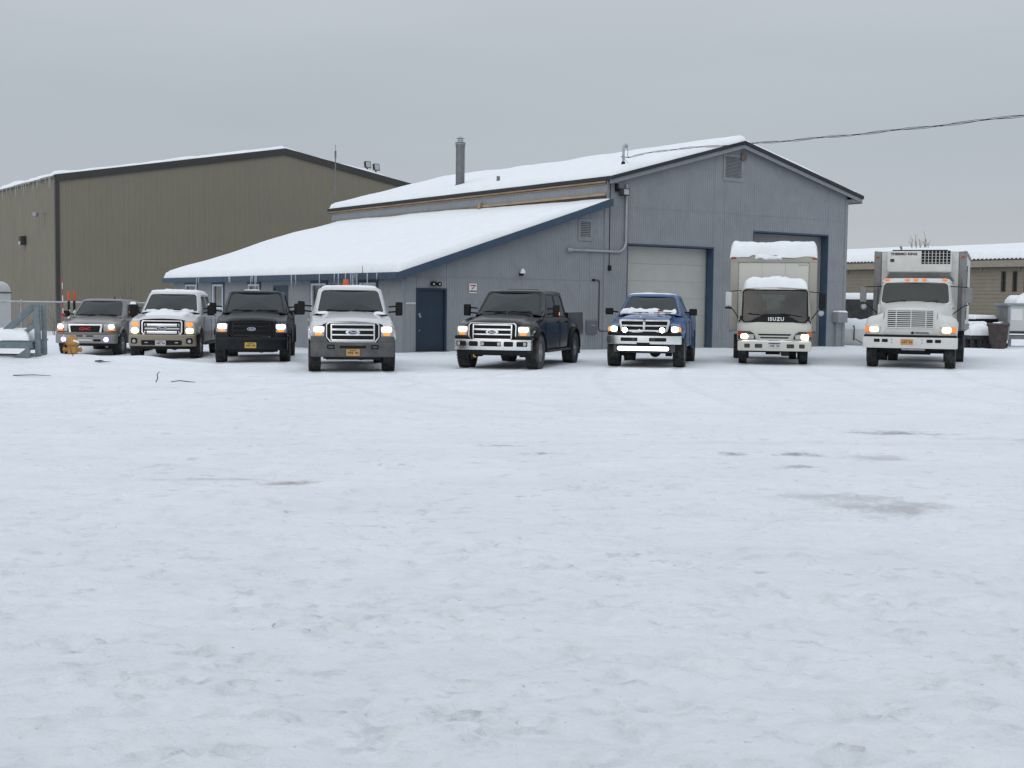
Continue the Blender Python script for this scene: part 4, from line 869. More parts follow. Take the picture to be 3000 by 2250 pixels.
# ---- Super Duty style front of the mid 2000s
def front_sd(root, warp, yf, gm, trim, lampmat, bumper, plate, px=0., platez=.49, cut=True):
    yy = yf-.045
    outer = [(-.555, 1.15), (.555, 1.15), (.61, 1.10), (.61, .81), (.52, .70), (-.52, .70), (-.61, .81), (-.61, 1.10)]
    gr = G().extr(outer, yy+.015, yf+.09).build('grille', M['black'], root, warp=warp, cuts=CUTS)
    inn = [(x*.955, .925+(z-.925)*.93) for x, z in outer]
    G().ring(outer, inn, yy-.03, yy+.04).build('grille_surround', M[gm], gr, warp=warp, cuts=CUTS, bevel=.008)
    for z0, z1 in ((1.085, 1.12), (.965, 1.01), (.85, .885), (.72, .765)): G().box(-.48, .48, yy-.02, yy+.02, z0, z1).build('grille_bar', M[gm], gr, warp=warp, cuts=CUTS, bevel=.008)
    for sx in (-1, 1): G().box(min(sx*.47, sx*.505), max(sx*.47, sx*.505), yy-.02, yy+.02, .735, 1.12).build('grille_post', M[gm], gr, warp=warp, cuts=CUTS, bevel=.008)
    if trim: G().extr([(-.17, .925), (-.13, .97), (.13, .97), (.17, .925), (.13, .88), (-.13, .88)], yy-.015, yy+.02).build('grille_centre', M[gm], gr, warp=warp, cuts=CUTS, bevel=.006)
    blue_oval(gr, yy-.02, .925)
    for sx in (-1, 1):
        lampset(root, warp, sx, [(.635, 1.065), (.915, 1.065), (.925, .835), (.645, .835)], yf-.015, lamp=rrect(.775, .992, .225, .115, .045), sig=rrect(.775, .882, .16, .06, .025), lampmat=lampmat)
    kx = .11
    if bumper in ('grey', 'black'):
        mat = M['p_greybump'] if bumper == 'grey' else M['p_black2']
        bw = lambda x, z: kx*x*x+.5*max(0, abs(x)-.78)**1.5
        b = G().box(-.96, .96, yf-.17, yf+.05, .36, .70).build('front_bumper', mat, root, warp=bw, cuts=CUTS, bevel=.05, seg=3)
        for sx in (-1, 1): G().extr([(sx*.64, .835), (sx*.955, .835), (sx*.96, .66), (sx*.53, .66)], yf-.14, yf+.02).build('bumper_shoulder', mat, b, warp=bw, cuts=CUTS, bevel=.02)
        G().box(-.62, .62, yf-.11, yf+.0, .30, .40).build('valance', M['black'], b, warp=bw, cuts=CUTS, bevel=.03)
        G().box(-.30, .30, yf-.175, yf-.16, .565, .625).build('centre_slot', M['black'], b, warp=bw, cuts=CUTS)
        for sx in (-1, 1): G().ring(rrect(sx*.5, .595, .17, .10, .02), rrect(sx*.5, .595, .12, .055, .02), yf-.18, yf-.165).build('tow_hook', M['black'], b, warp=bw, cuts=CUTS)
        licence_plate(b, px, platez, yf-.175, plate)
    else:
        bw = lambda x, z: kx*x*x+.5*max(0, abs(x)-.78)**1.5
        b = G().box(-.97, .97, yf-.17, yf+.03, .49, .745).build('front_bumper', M['chrome'], root, warp=bw, cuts=CUTS, bevel=.03, seg=3)
        G().extr([(-.96, .745), (-.96, .83), (-.62, .83), (-.54, .70), (.54, .70), (.62, .83), (.96, .83), (.96, .745)], yf-.155, yf+.02).build('bumper_pad', M['black'], b, warp=bw, cuts=CUTS, bevel=.02)
        for x0, x1 in ((-.26, .26), (-.56, -.33), (.33, .56), (-.9, -.64), (.64, .9)): G().extr(rrect((x0+x1)/2, .64, x1-x0, .12, .025, 3), yf-.178, yf-.16).build('bumper_slot', M['black'], b, warp=bw, cuts=CUTS)
        for x in (-.21, .21, -.83, .83): G().lathe([(0, -.19), (.045, -.185), (.05, -.17)], (x, yf+bw(x, 0)+.004, .64), 'y', 14).build('fog_lamp', M['lens'], b)
        G().box(-.88, .88, yf-.13, yf+.02, .36, .50).build('valance', M['black'], b, warp=bw, cuts=CUTS, bevel=.04)
        G().tube([(-.45, yf-.1, .37), (-.43, yf-.14, .33), (-.38, yf-.12, .31)], .018, 6).build('tow_hook', M['plate_y'], b)
    return b
def cab_lights(root, y, z, mat, xs=(-.5, -.16, 0, .16, .5)):
    for x in xs: G().box(x-.045, x+.045, y+.06*abs(x), y+.12+.06*abs(x), z-.01, z+.03).build('roof_marker', M[mat], root, bevel=.012)
SD = dict(yf=-.80, yc=.60, y2=1.28, W=.985, hood=1.175, cowl=1.375, belt=1.30, drop=.05, hw=.66, sill=.46, rt=.425, track=1.72, wr=.77, roof=1.98, bedz=1.40, zfront=.72)
# 1 black Super Duty between the white ones
SDx = dict(SD, name='black_pickup', pos=(-7.14, 35.75), ang=7.8, wb=3.96, yr=3.28, ye=5.2, bp=2.25, doors=[.66, 2.24, 3.2], paint='p_black2', rim='rimdark', flare=.05, flaremat='black', roof=1.965,
           label='matte black pickup with blacked-out grille, cold white headlights and yellow plate')
r_, wp = pickup(SDx); front_sd(r_, wp, SD['yf'], 'p_black2', False, 'cold', 'black', 'plate_y', px=-.02)
for sx in (-1, 1): mirror(r_, sx, .93, 1.08, 1.27, .95, 1.30, 1.62)
snow_cap('roof_snow', r_, lambda u, v: (-.4+u, 1.5+v, 1.985), .5, .7, .02, 201, res=.06, edge=.1, wob=.06, mat=M['snow_old'])
snow_cap('hood_frost', r_, lambda u, v: (-.10+u, -.86+v*.3, 1.155-.445), .6, .12, .018, 203, res=.05, edge=.03)
# 2 white Super Duty with grey bumper, orange beacon and antenna
SDx = dict(SD, name='white_pickup', pos=(-3.79, 30.55), ang=9.0, wb=3.96, yr=3.28, ye=5.2, bp=2.25, doors=[.66, 2.24, 3.2], paint='p_white', rim='rimdark', flare=.025,
           label='white pickup with grey steel bumper, orange roof beacon and whip antenna')
r_, wp = pickup(SDx); front_sd(r_, wp, SD['yf'], 'chrome', True, 'warmw', 'grey', 'plate_o', px=.0, platez=.47)
for sx in (-1, 1): mirror(r_, sx, .93, 1.09, 1.26, .95, 1.30, 1.63)
snow_cap('roof_snow', r_, lambda u, v: (-.68+u, 1.36+v, 1.965+.02*math.sin(u*2.3)), 1.36, 1.75, .05, 211, res=.05, edge=.14, wob=.05, lump=.7, lsc=2)
for sx in (-1, 1): snow_cap('hood_snow', r_, lambda u, v, sx=sx: (sx*.66-.13+u, .30+v, 1.345+.06*v), .26, .24, .035, 213+sx, res=.04, edge=.1, wob=.04, lump=.8, lsc=3)
bc = G().lathe([(.085, 2.0), (.085, 2.03), (.075, 2.04), (.068, 2.17), (.06, 2.185), (0, 2.19)], (-.07, 2.3, 0), 'z', 18).build('beacon', M['orange'], r_)
G().lathe([(.095, 1.98), (.095, 2.015), (.08, 2.02)], (-.07, 2.3, 0), 'z', 18).build('beacon_base', M['black'], bc)
G().tube([(.38, 2.9, 1.96), (.38, 2.9, 2.1), (.37, 2.95, 2.55)], [.014, .01, .008], 6).build('antenna', M['blackmetal'], r_)
G().box(-.28, .16, 2.2, 2.4, 1.975, 2.0).build('beacon_bracket', M['black'], r_)
# 3 shiny black crew cab, chrome bumper, turned
SDx = dict(SD, name='black_pickup', pos=(-.28, 32.5), ang=-15.2, wb=3.96, yr=3.28, ye=5.2, bp=2.25, doors=[.66, 2.24, 3.2], paint='p_black', rim='rim', flare=.07, flaremat='black', rt=.435, track=1.76, tw=.31,
           label='glossy black pickup with chrome grille and chrome bumper, parked at an angle', handle='black', knob=True)
r_, wp = pickup(SDx); front_sd(r_, wp, SD['yf'], 'chrome', True, 'warm', 'chrome', None)
for sx in (-1, 1): mirror(r_, sx, .93, 1.10, 1.27, .95, 1.30, 1.60, amber=sx > 0)
for sx in (-1, 1): G().box(sx*1.0-.07, sx*1.0+.07, .62, 3.2, .40, .45).build('running_board', M['blackmetal'], r_, bevel=.015)
G().box(-.42, .42, 2.0, 2.12, 1.98, 2.01).cyl((-.4, 2.06, 1.95), (-.4, 2.06, 2.0), .02, 6).cyl((.4, 2.06, 1.95), (.4, 2.06, 2.0), .02, 6).build('roof_light_bar', M['blackmetal'], r_, bevel=.012)
for sx in (-1, 1): G().box(sx*.95-.12, sx*.95+.08, 4.52, 4.56, .25, .62).build('mud_flap', M['black'], r_)
snow_cap('hood_frost', r_, lambda u, v: (-.1+u, -.2+v, 1.235+.12*v-.02), .7, .55, .006, 221, res=.08, edge=.3, wob=.1, mat=M['snow_old']) if False else None
# 4 white over tan Super Duty of 2011
S11 = dict(SD, name='white_and_tan_pickup', pos=(-10.28, 38.6), ang=5.2, wb=3.96, yr=3.28, ye=5.2, bp=2.25, doors=[.66, 2.24, 3.2], paint='p_white', paint2='p_tan', tt=.80, hood=1.20, cowl=1.40, belt=1.31, roof=1.99, flare=.03, flaremat='p_tan',
           label='white over tan pickup with snowy hood and oval badge on chrome grille')
r_, wp = pickup(S11); yf = S11['yf']; yy = yf-.05
out_ = [(-.56, 1.14), (.56, 1.14), (.585, 1.09), (.585, .80), (.51, .69), (-.51, .69), (-.585, .80), (-.585, 1.09)]; inn = [(x*.93, .915+(z-.915)*.88) for x, z in out_]
gr = G().extr(out_, yy+.015, yf+.1).build('grille', M['black'], r_, warp=wp, cuts=CUTS)
G().ring(out_, inn, yy-.035, yy+.04).build('grille_surround', M['chrome'], gr, warp=wp, cuts=CUTS, bevel=.01)
for z0, z1 in ((.965, 1.05), (.755, .84)): G().box(-.50, .50, yy-.025, yy+.02, z0, z1).build('grille_bar', M['chrome'], gr, warp=wp, cuts=CUTS, bevel=.014)
G().box(-.5, .5, yy-.01, yy+.02, .875, .93).build('grille_mid_bar', M['chromed'], gr, warp=wp, cuts=CUTS, bevel=.01)
for sx in (-1, 1):
    for z0, z1 in ((.97, 1.045), (.76, .835)): G().box(min(sx*.43, sx*.475), max(sx*.43, sx*.475), yy-.03, yy+.02, z0, z1).build('grille_notch', M['black'], gr, warp=wp, cuts=CUTS)
blue_oval(gr, yy-.03, .905, .155, .066)
for sx in (-1, 1):
    h = lampset(r_, wp, sx, [(.635, 1.13), (.90, 1.13), (.95, 1.06), (.955, .75), (.64, .75)], yf-.015, lamp=rrect(.785, .845, .205, .15, .07), sig=rrect(.78, 1.03, .19, .12, .05), lampmat='warm')
bw = lambda x, z: .11*x*x+.5*max(0, abs(x)-.78)**1.5
b = G().box(-.96, .96, yf-.16, yf+.05, .39, .735).build('front_bumper', M['p_tan'], r_, warp=bw, cuts=CUTS, bevel=.05, seg=3)
G().extr(rrect(0, .50, 1.16, .14, .03), yf-.168, yf-.15).build('centre_slot', M['black'], b, warp=bw, cuts=CUTS)
for sx in (-1, 1):
    G().box(sx*.43-.045, sx*.43+.045, yf-.18, yf-.16, .49, .515).build('tow_hook', M['chromed'], b, warp=bw, cuts=CUTS)
    G().extr(rrect(sx*.79, .55, .19, .17, .05), yf-.168, yf-.15).build('fog_recess', M['black'], b, warp=bw, cuts=CUTS)
    G().lathe([(0, -.185), (.05, -.18), (.055, -.16)], (sx*.79, yf+bw(.79, 0), .54), 'y', 14).build('fog_lamp', M['lens'], b)
G().box(-.7, .7, yf-.1, yf+.0, .31, .41).build('valance', M['black'], b, warp=bw, cuts=CUTS, bevel=.03)
licence_plate(b, -.02, .49, yf-.185, 'plate_w')
for sx in (-1, 1):
    m_ = mirror(r_, sx, .93, 1.05, 1.27, .95, 1.28, 1.60, amber=True)
    snow_cap('mirror_snow', m_, lambda u, v, sx=sx: (min(sx*1.06, sx*1.26)+u, .87+v, 1.60), .19, .12, .07, 230+sx, res=.03, edge=.05, wob=.01)
def hood_fn(x0, y0, S): return lambda u, v: (x0+u, y0+v, S['hood']-.0+(S['cowl']-S['hood']-.02)*max(0, min(1, (y0+v-S['yf'])/(S['yc']-S['yf'])))**.8+.045*(1-((x0+u)/.7)**2)-.012)
snow_cap('hood_snow', r_, hood_fn(-.60, -.55, S11), 1.2, 1.18, .03, 241, res=.05, edge=.12, wob=.1, lump=1.4, lsc=2)
snow_cap('windshield_snow', r_, lambda u, v: (-.72+u, .48+v*.5, 1.395+.1*v), 1.44, .18, .05, 243, res=.04, edge=.07, wob=.03, lump=1.5, lsc=3)
snow_cap('roof_snow', r_, lambda u, v: (-.70+u, 1.34+v, 1.975+.02*math.sin(u*2.2)), 1.4, 1.8, .055, 245, res=.05, edge=.14, wob=.06, lump=1.2, lsc=2.5)
for sx in (-1, 1): G().box(sx*1.0-.07, sx*1.0+.07, .62, 3.2, .40, .45).build('running_board', M['blackmetal'], r_, bevel=.015)
# 5 pewter Sierra-like truck
SG = dict(name='pewter_pickup', pos=(-13.45, 41.6), ang=2.0, yf=-.82, yc=.55, y2=1.22, wb=3.65, yr=2.9, ye=4.85, bp=2.05, doors=[.6, 2.04, 2.85], W=.955, hood=1.03, cowl=1.25, belt=1.20, drop=.03, hw=.68, sill=.40, rt=.395, track=1.66, wr=.73, roof=1.81, bedz=1.28, zfront=.62, paint='p_pewter', rim='rim', tw=.27, knob=True, kx=.14,
          label='pewter grey pickup with violet fog lamps behind the fire hydrant')
r_, wp = pickup(SG); yf = SG['yf']; yy = yf-.04
out_ = [(-.54, 1.015), (.54, 1.015), (.50, .70), (-.50, .70)]; inn = [(-.47, .965), (.47, .965), (.44, .745), (-.44, .745)]
gr = G().extr(out_, yy+.015, yf+.08).build('grille', M['black'], r_, warp=wp, cuts=CUTS)
G().ring(out_, inn, yy-.03, yy+.04).build('grille_surround', M['chrome'], gr, warp=wp, cuts=CUTS, bevel=.01)
for k in range(7): G().box(-.45, .45, yy+.0, yy+.02, .765+k*.03, .772+k*.03).build('grille_bar', M['blackmetal'], gr, warp=wp, cuts=CUTS)
lettering('GMC', .125, M['redletter'], gr, (0, yy-.02, .86), depth=.012, offset=.006, sx=1.3)
for sx in (-1, 1):
    lampset(r_, wp, sx, [(.56, 1.02), (.90, 1.03), (.925, .80), (.56, .78)], yf-.02, lamp=rrect(.79, .935, .165, .14, .06), sig=[(.66, .835), (.90, .845), (.90, .80), (.66, .79)], lampmat='warm', sigmat='amberdim')
bw = lambda x, z: .15*x*x+.5*max(0, abs(x)-.76)**1.5
b = G().box(-.95, .95, yf-.15, yf+.05, .41, .70).build('front_bumper', M['pewterchrome'], r_, warp=bw, cuts=CUTS, bevel=.05, seg=3)
G().box(-.93, .93, yf-.14, yf+.05, .70, .765).build('bumper_cap', M['p_pewter'], b, warp=bw, cuts=CUTS, bevel=.02)
for x0, x1, z0, z1 in ((-.25, -.04, .625, .665), (.05, .28, .625, .665), (-.5, -.3, .475, .545), (.28, .5, .475, .545)): G().extr(rrect((x0+x1)/2, (z0+z1)/2, x1-x0, z1-z0, .015, 2), yf-.157, yf-.14).build('bumper_slot', M['black'], b, warp=bw, cuts=CUTS)
G().box(-.27, .24, yf-.165, yf-.14, .50, .535).build('plate_bracket', M['white'], b, warp=bw, cuts=CUTS)
for sx in (-1, 1):
    y_ = yf+bw(.66, 0)
    fg = G().lathe([(0, -.165), (.085, -.163), (.09, -.14)], (sx*.66, y_, .535), 'y', 18).build('fog_lamp', M['hidring'], b)
    G().lathe([(0, -.178), (.055, -.174), (.062, -.16)], (sx*.66, y_, .535), 'y', 18).build('lit_lamp', M['hid'], fg)
G().box(-.85, .85, yf-.1, yf+.0, .33, .43).build('valance', M['black'], b, warp=bw, cuts=CUTS, bevel=.04)
for sx in (-1, 1): mirror(r_, sx, .90, 1.0, 1.2, .85, 1.22, 1.42, arms=1)
G().lathe([(.02, 1.8), (.025, 1.86), (.0, 1.88)], (.32, 1.4, 0), 'z', 10).build('roof_antenna', M['black'], r_)
# 6 blue Ram-like truck
SR = dict(name='blue_pickup', pos=(3.57, 34.4), ang=-11.8, yf=-.80, yc=.62, y2=1.25, wb=3.52, yr=2.75, ye=4.75, bp=1.95, doors=[.68, 1.94, 2.7], W=.975, hood=1.27, cowl=1.385, belt=1.31, drop=.14, hw=.62, sill=.50, rt=.425, track=1.72, wr=.70, roof=1.93, bedz=1.42, zfront=.78, paint='p_blue', rim='rim', flare=.03, kx=.16, rake=.16, tw=.30,
          label='blue pickup with lit light bar under chrome bumper and snow below the windshield')
r_, wp = pickup(SR); yf = SR['yf']; yy = yf-.05
out_ = [(-.65, 1.25), (.65, 1.25), (.665, 1.18), (.60, .94), (-.60, .94), (-.665, 1.18)]; inn = [(-.59, 1.205), (.59, 1.205), (.60, 1.17), (.55, .985), (-.55, .985), (-.60, 1.17)]
gr = G().extr(out_, yy+.02, yf+.12).build('grille', M['black'], r_, warp=wp, cuts=CUTS)
G().ring(out_, inn, yy-.035, yy+.05).build('grille_surround', M['chromed'], gr, warp=wp, cuts=CUTS, bevel=.012)
G().box(-.58, .58, yy-.025, yy+.02, 1.068, 1.112).build('grille_bar', M['chromed'], gr, warp=wp, cuts=CUTS, bevel=.012)
G().box(-.03, .03, yy-.035, yy+.02, .97, 1.22).build('grille_post', M['chromed'], gr, warp=wp, cuts=CUTS, bevel=.012)
e_ = G().extr([(-.03, 1.255), (.03, 1.255), (.035, 1.225), (0, 1.18), (-.035, 1.225)], yy-.055, yy-.02).build('hood_emblem', M['blackmetal'], gr, warp=wp, bevel=.004)
G().extr(ellipse(0, 1.225, .018, .014, 12), yy-.06, yy-.05).build('emblem_face', M['chromed'], e_, warp=wp)
for sx in (-1, 1):
    lampset(r_, wp, sx, [(.69, 1.08), (.88, 1.085), (.945, 1.05), (.95, .94), (.70, .925)], yf-.05, lamp=rrect(.79, 1.005, .17, .125, .055), sig=[(.885, 1.06), (.94, 1.04), (.945, .95), (.885, .945)], lampmat='cold', sigmat='amberlit')
    a_ = G().lathe([(0, -.25), (.07, -.248), (.08, -.235), (.075, -.16), (0, -.14)], (sx*.48, yf+.04, .985), 'y', 16).cyl((sx*.48, yf-.13, .93), (sx*.48, yf-.13, .86), .012, 6).build('auxiliary_lamp', M['black'], r_)
    G().lathe([(0, -.262), (.066, -.256), (.066, -.24)], (sx*.48, yf+.04, .985), 'y', 16).build('lit_lamp', M['cold'], a_)
bw = lambda x, z: .15*x*x+.5*max(0, abs(x)-.76)**1.5
b = G().box(-.965, .965, yf-.20, yf+.03, .62, .835).build('front_bumper', M['chrome'], r_, warp=bw, cuts=CUTS, bevel=.05, seg=3)
G().box(-.95, .95, yf-.16, yf+.05, .835, .92).build('bumper_cap', M['black'], b, warp=bw, cuts=CUTS, bevel=.02)
for sx in (-1, 1): G().extr(rrect(sx*.37, .74, .44, .095, .02, 3), yf-.207, yf-.19).build('bumper_slot', M['black'], b, warp=bw, cuts=CUTS)
for sx in (-1, 1): G().box(min(sx*.2, sx*.3), max(sx*.2, sx*.3), yf-.215, yf-.2, .70, .78).build('tow_hook', M['blackmetal'], b, warp=bw, cuts=CUTS)
G().box(-.17, .17, yf-.212, yf-.19, .59, .66).build('plate_bracket', M['black'], b, warp=bw, cuts=CUTS)
G().box(-.80, .80, yf-.08, yf+.05, .40, .62).build('valance', M['p_greybump'], b, warp=bw, cuts=CUTS, bevel=.05)
lb_ = G().box(-.68, .68, yf-.24, yf-.12, .43, .585).build('light_bar', M['black'], r_, warp=lambda x, z: .05*x*x, cuts=CUTS, bevel=.02)
G().extr(rrect(0, .508, 1.33, .105, .05), yf-.252, yf-.235).build('lit_strip', M['barlamp'], lb_, warp=lambda x, z: .05*x*x, cuts=CUTS)
for sx in (-1, 1): mirror(r_, sx, .90, 1.03, 1.24, .90, 1.36, 1.54, arms=1)
snow_cap('roof_snow', r_, lambda u, v: (-.66+u, 1.36+v, 1.905+.025*math.sin((u)*2.4)), 1.25, 1.25, .035, 251, res=.05, edge=.16, wob=.06, lump=.7, lsc=2)
snow_cap('windshield_snow', r_, lambda u, v: (-.80+u, .50+v*.55, 1.405+v*.22), 1.5, .34, .06, 253, res=.035, edge=.09, wob=.05, lump=2.2, lsc=4)
snow_cap('hood_snow', r_, lambda u, v: (-.16+u, -.64+v, 1.30+.04*v), .46, .22, .02, 255, res=.04, edge=.07, wob=.06, lump=.8, lsc=4)
snow_cap('grille_snow', r_, lambda u, v: (-.55+u, yy-.03+v, .952+.02*math.cos(u*9)), 1.1, .06, .03, 257, res=.03, edge=.03, wob=.01, lump=2.4, lsc=6)
G().box(.22, .36, .52, .6, 1.46, 1.51).build('scraper', pmat('faded_red_scraper', (.3, .06, .05), .6), r_, bevel=.01)
# ------------------------------------------------------------------ box trucks
def clear_glass(name, tint, f):
    m = bpy.data.materials.new(name); m.use_nodes = True; t = m.node_tree; t.nodes.clear(); n = t.nodes.new
    o = n('ShaderNodeOutputMaterial'); a = n('ShaderNodeBsdfTransparent'); a.inputs[0].default_value = (*tint, 1); g_ = n('ShaderNodeBsdfGlossy'); g_.inputs['Roughness'].default_value = .05
    tc_ = n('ShaderNodeTexCoord'); nz_ = n('ShaderNodeTexNoise'); nz_.inputs['Scale'].default_value = 2; t.links.new(tc_.outputs['Object'], nz_.inputs['Vector'])
    fr = n('ShaderNodeFresnel'); fr.inputs[0].default_value = 1.5; ad = n('ShaderNodeMath'); ad.operation = 'MULTIPLY_ADD'; t.links.new(nz_.outputs[0], ad.inputs[0]); ad.inputs[1].default_value = f; t.links.new(fr.outputs[0], ad.inputs[2])
    x = n('ShaderNodeMixShader'); t.links.new(ad.outputs[0], x.inputs[0]); t.links.new(a.outputs[0], x.inputs[1]); t.links.new(g_.outputs[0], x.inputs[2]); t.links.new(x.outputs[0], o.inputs[0])
    return m
M['clear'] = clear_glass('green_clear_glass', (.40, .52, .49), .05)
def big_mirror(root, sx, x, y, z0, z1, mat, roundm=True, w=.17):
    m = G().box(sx*x-w/2, sx*x+w/2, y-.05, y+.03, z0, z1).build('door_mirror', M[mat], root, bevel=.03, seg=3)
    G().tube([(sx*.93, y+.15, z1+.04), (sx*(x-.1), y+.02, z1+.02), (sx*x, y, z1)], .014, 6).tube([(sx*.97, y+.15, z0-.35), (sx*(x-.12), y+.02, z0-.08), (sx*x, y, z0-.05), (sx*x, y, z0+.02)], .014, 6).build('mirror_arm', M['black'], m)
    G().box(sx*x-w/2+.015, sx*x+w/2-.015, y+.028, y+.034, z0+.03, z1-.03).build('mirror_glass', M['chrome'], m, smooth=0)
    if roundm: G().lathe([(0, -.03), (.06, -.025), (.085, .0), (.085, .02), (0, .03)], (sx*(x-.02), y, z0-.13), 'y', 16).build('convex_mirror', M['galv'], m)
    return m
def dual(root, x, y, r, w, rimr, **k):
    for sx in (-1, 1):
        for dx in (0, -w-.05): wheel(root, sx*(x+dx), y, r, w, rimr, False, 'rimdark', 10)
# ---- cab-over box truck
iz = empty('box_truck', gp(7.40, 36.85, -.012), R(-9.5), 'cream cab-over box truck with thick snow on cab and box roof', 'box truck')
cab = G(); gw = G(); gs = G()
def zr(z, y0, w): return [(0, y0-.03, z), (.55, y0-.02, z), (.86, y0+.03, z), (.97*w, y0+.12, z), (1.005*w, y0+.28, z), (1.005*w, .66, z), (0, .66, z)]
def full(q): return q+[(-x, y, z) for x, y, z in reversed(q[1:-1])]
cab.loft([full(zr(z, y0, w)) for z, y0, w in ((.66, -1.02, .985), (.70, -1.05, 1), (.95, -1.07, 1.01), (1.10, -1.06, 1.01), (1.19, -1.035, 1.0))], True, False)
B0, B1, T0, T1 = (.90, -1.035, 1.19), (1.0, -.80, 1.19), (.83, -.80, 2.10), (.915, -.60, 2.09); mi = lambda p: (-p[0], p[1], p[2])
win_panel(cab, gw, [mi(B0), B0, T0, mi(T0)], (.0, .0, 1.0, .985), .10, .008, bow=.06)
for sx in (1, -1):
    f = (lambda p: p) if sx == 1 else mi
    cab.poly([f(B0), f(B1), f(T1), f(T0)])
    qd = [f(B1), f((1.0, .66, 1.19)), f((.915, .62, 2.09)), f(T1)]; rc = (.06, .06, .62, .9)
    if sx == -1: qd = [qd[1], qd[0], qd[3], qd[2]]; rc = (1-rc[2], rc[1], 1-rc[0], rc[3])
    gs = G(); win_panel(cab, gs, qd, rc, .06, .01); gs.build('side_window', M['clear'], iz, smooth=60)
gs = G(); win_panel(cab, gs, [(1.0, .66, 1.19), (-1.0, .66, 1.19), (-.915, .62, 2.09), (.915, .62, 2.09)], (.28, .28, .72, .86), .1, .01)
rf = [[(-.83*s, -.80+dy, z), (0, -.86+dy, z), (.83*s, -.80+dy, z), (.915*s, -.60+dy, z), (.915*s, .62-dy, z), (0, .62-dy, z), (-.915*s, .62-dy, z), (-.915*s, -.60+dy, z)] for s, dy, z in ((1, 0, 2.095), (.985, .02, 2.14), (.9, .1, 2.18), (.6, .4, 2.20))]
cab.loft(rf, True, False); b = len(cab.v)-8; cab.f.append(tuple(range(b, b+8))); cab.m.append(0)
cab.build('cab', M['cream'], iz, smooth=42)
gw.build('windshield', M['clear'], iz, smooth=60); gs.build('rear_window', M['clear'], iz, smooth=60)
G().ring(rrect(0, 1.64, 1.80, .92, .10), rrect(0, 1.64, 1.72, .86, .09), -.012, 0).move(lambda x, y, z: (x*(1+.03*(1.64-z)), y-1.07-.02+(z-1.19)*.26+.075*(x/.9)**2-.012, z)).build('windshield_seal', M['black'], iz, smooth=40)
G().box(-.98, .98, -.93, .64, .70, 1.24).box(-.95, .95, -.96, -.55, 1.24, 1.36).build('dashboard', M['black'], iz, smooth=0)
gm_ = G(); gm_.extr([(-.93, 1.20), (.93, 1.20), (.885, 1.42), (-.885, 1.42)], -.006, 0)
gm_.build('front_mask', M['black'], iz, cuts=CUTS, warp=lambda x, z: -1.075+(z-1.19)*.26+.065*(x/.9)**2)
lettering('ISUZU', .135, M['white'], iz, (.03, -1.098, 1.275), rot=(R(76), 0, 0), offset=.004, sx=1.0, depth=.003, space=1.22)
G().box(.62, .80, -1.088, -1.082, 1.215, 1.25).build('mask_label', M['pipegrey'], iz, warp=lambda x, z: .065*(x/.9)**2+.02)
G().box(-.93, -.42, .60, .63, 1.24, 2.08).box(.42, .93, .60, .63, 1.24, 2.08).box(-.42, .42, .60, .63, 1.24, 1.44).box(-.42, .42, .60, .63, 1.97, 2.08).box(-.86, .86, -.6, .6, 2.06, 2.085).build('cab_lining', M['black'], iz, smooth=0)
for x in (-.45, .45): G().box(x-.26, x+.26, .1, .5, 1.2, 1.78).box(x-.13, x+.13, .2, .32, 1.78, 1.95).build('seat', M['black'], iz, bevel=.05)
st = G(); st.tube([(.45+.2*math.cos(a), -.45+.08*math.sin(a), 1.45+.18*math.sin(a)) for a in [i*math.pi/10 for i in range(21)]], .016, 6).build('steering_wheel', M['black'], iz)
for x0, x1 in ((-.72, -.10), (.05, .72)): G().bar((x0+.1*(x0 > 0), -1.085, 1.43), (x1, -1.075, 1.36), .018, .022).build('wiper', M['black'], iz, warp=lambda x, z: .07*(x/.9)**2+.02)
W_ = lambda x, z: -1.105+.06*x*x+.25*max(0, abs(x)-.86)
for sx in (-1, 1):
    h = G().extr([(sx*.50, .72), (sx*.56, .88), (sx*.66, .935), (sx*1.0, .94), (sx*1.0, .72)], -.02, .06).build('headlight_unit', M['blackmetal'], iz, warp=W_, cuts=CUTS, bevel=.01)
    G().extr(rrect(sx*.64, .79, .16, .12, .02), -.035, -.01).build('spare_lens', M['lens'], h, warp=W_, cuts=CUTS)
    G().extr(rrect(sx*.82, .795, .20, .135, .03 if sx > 0 else .06), -.042, -.01).build('lit_lamp', M['warm'], h, warp=W_, cuts=CUTS)
    G().extr([(sx*.93, .93), (sx*1.0, .93), (sx*1.0, .80), (sx*.94, .80)], -.04, .0).extr([(sx*.86, .93), (sx*.94, .93), (sx*.94, .885), (sx*.86, .885)], -.035, 0).build('turn_signal', M['red' if sx < 0 else 'amber'], h, warp=W_, cuts=CUTS)
gr = G().extr([(-.46, .90), (.46, .90), (.40, .70), (-.40, .70)], -.01, .02).build('grille', M['cream'], iz, warp=W_, cuts=CUTS)
for z0, z1, hw in ((.825, .87, .43), (.745, .785, .38)): G().extr([(-hw-.02, z1), (hw+.02, z1), (hw-.01, z0), (-hw+.01, z0)], -.018, -.008).build('grille_slot', M['black'], gr, warp=W_, cuts=CUTS)
bw = lambda x, z: .05*x*x+.5*max(0, abs(x)-.85)**1.5
bp_ = G().box(-1.0, 1.0, -1.22, -1.0, .40, .66).build('front_bumper', M['cream'], iz, warp=bw, cuts=CUTS, bevel=.03, seg=3)
for x, w in ((-.74, .15), (.74, .15), (-.43, .20), (.43, .20)): G().extr(rrect(x, .54, w, .11, .015, 2), -1.227, -1.215).build('bumper_slot', M['blackmetal'], bp_, warp=bw, cuts=CUTS)
licence_plate(bp_, 0, .55, -1.222, 'plate_w', .32, .15); G().box(-.16, .16, -1.232, -1.228, .60, .625).build('plate_band', M['blue_badge'], bp_, smooth=0)
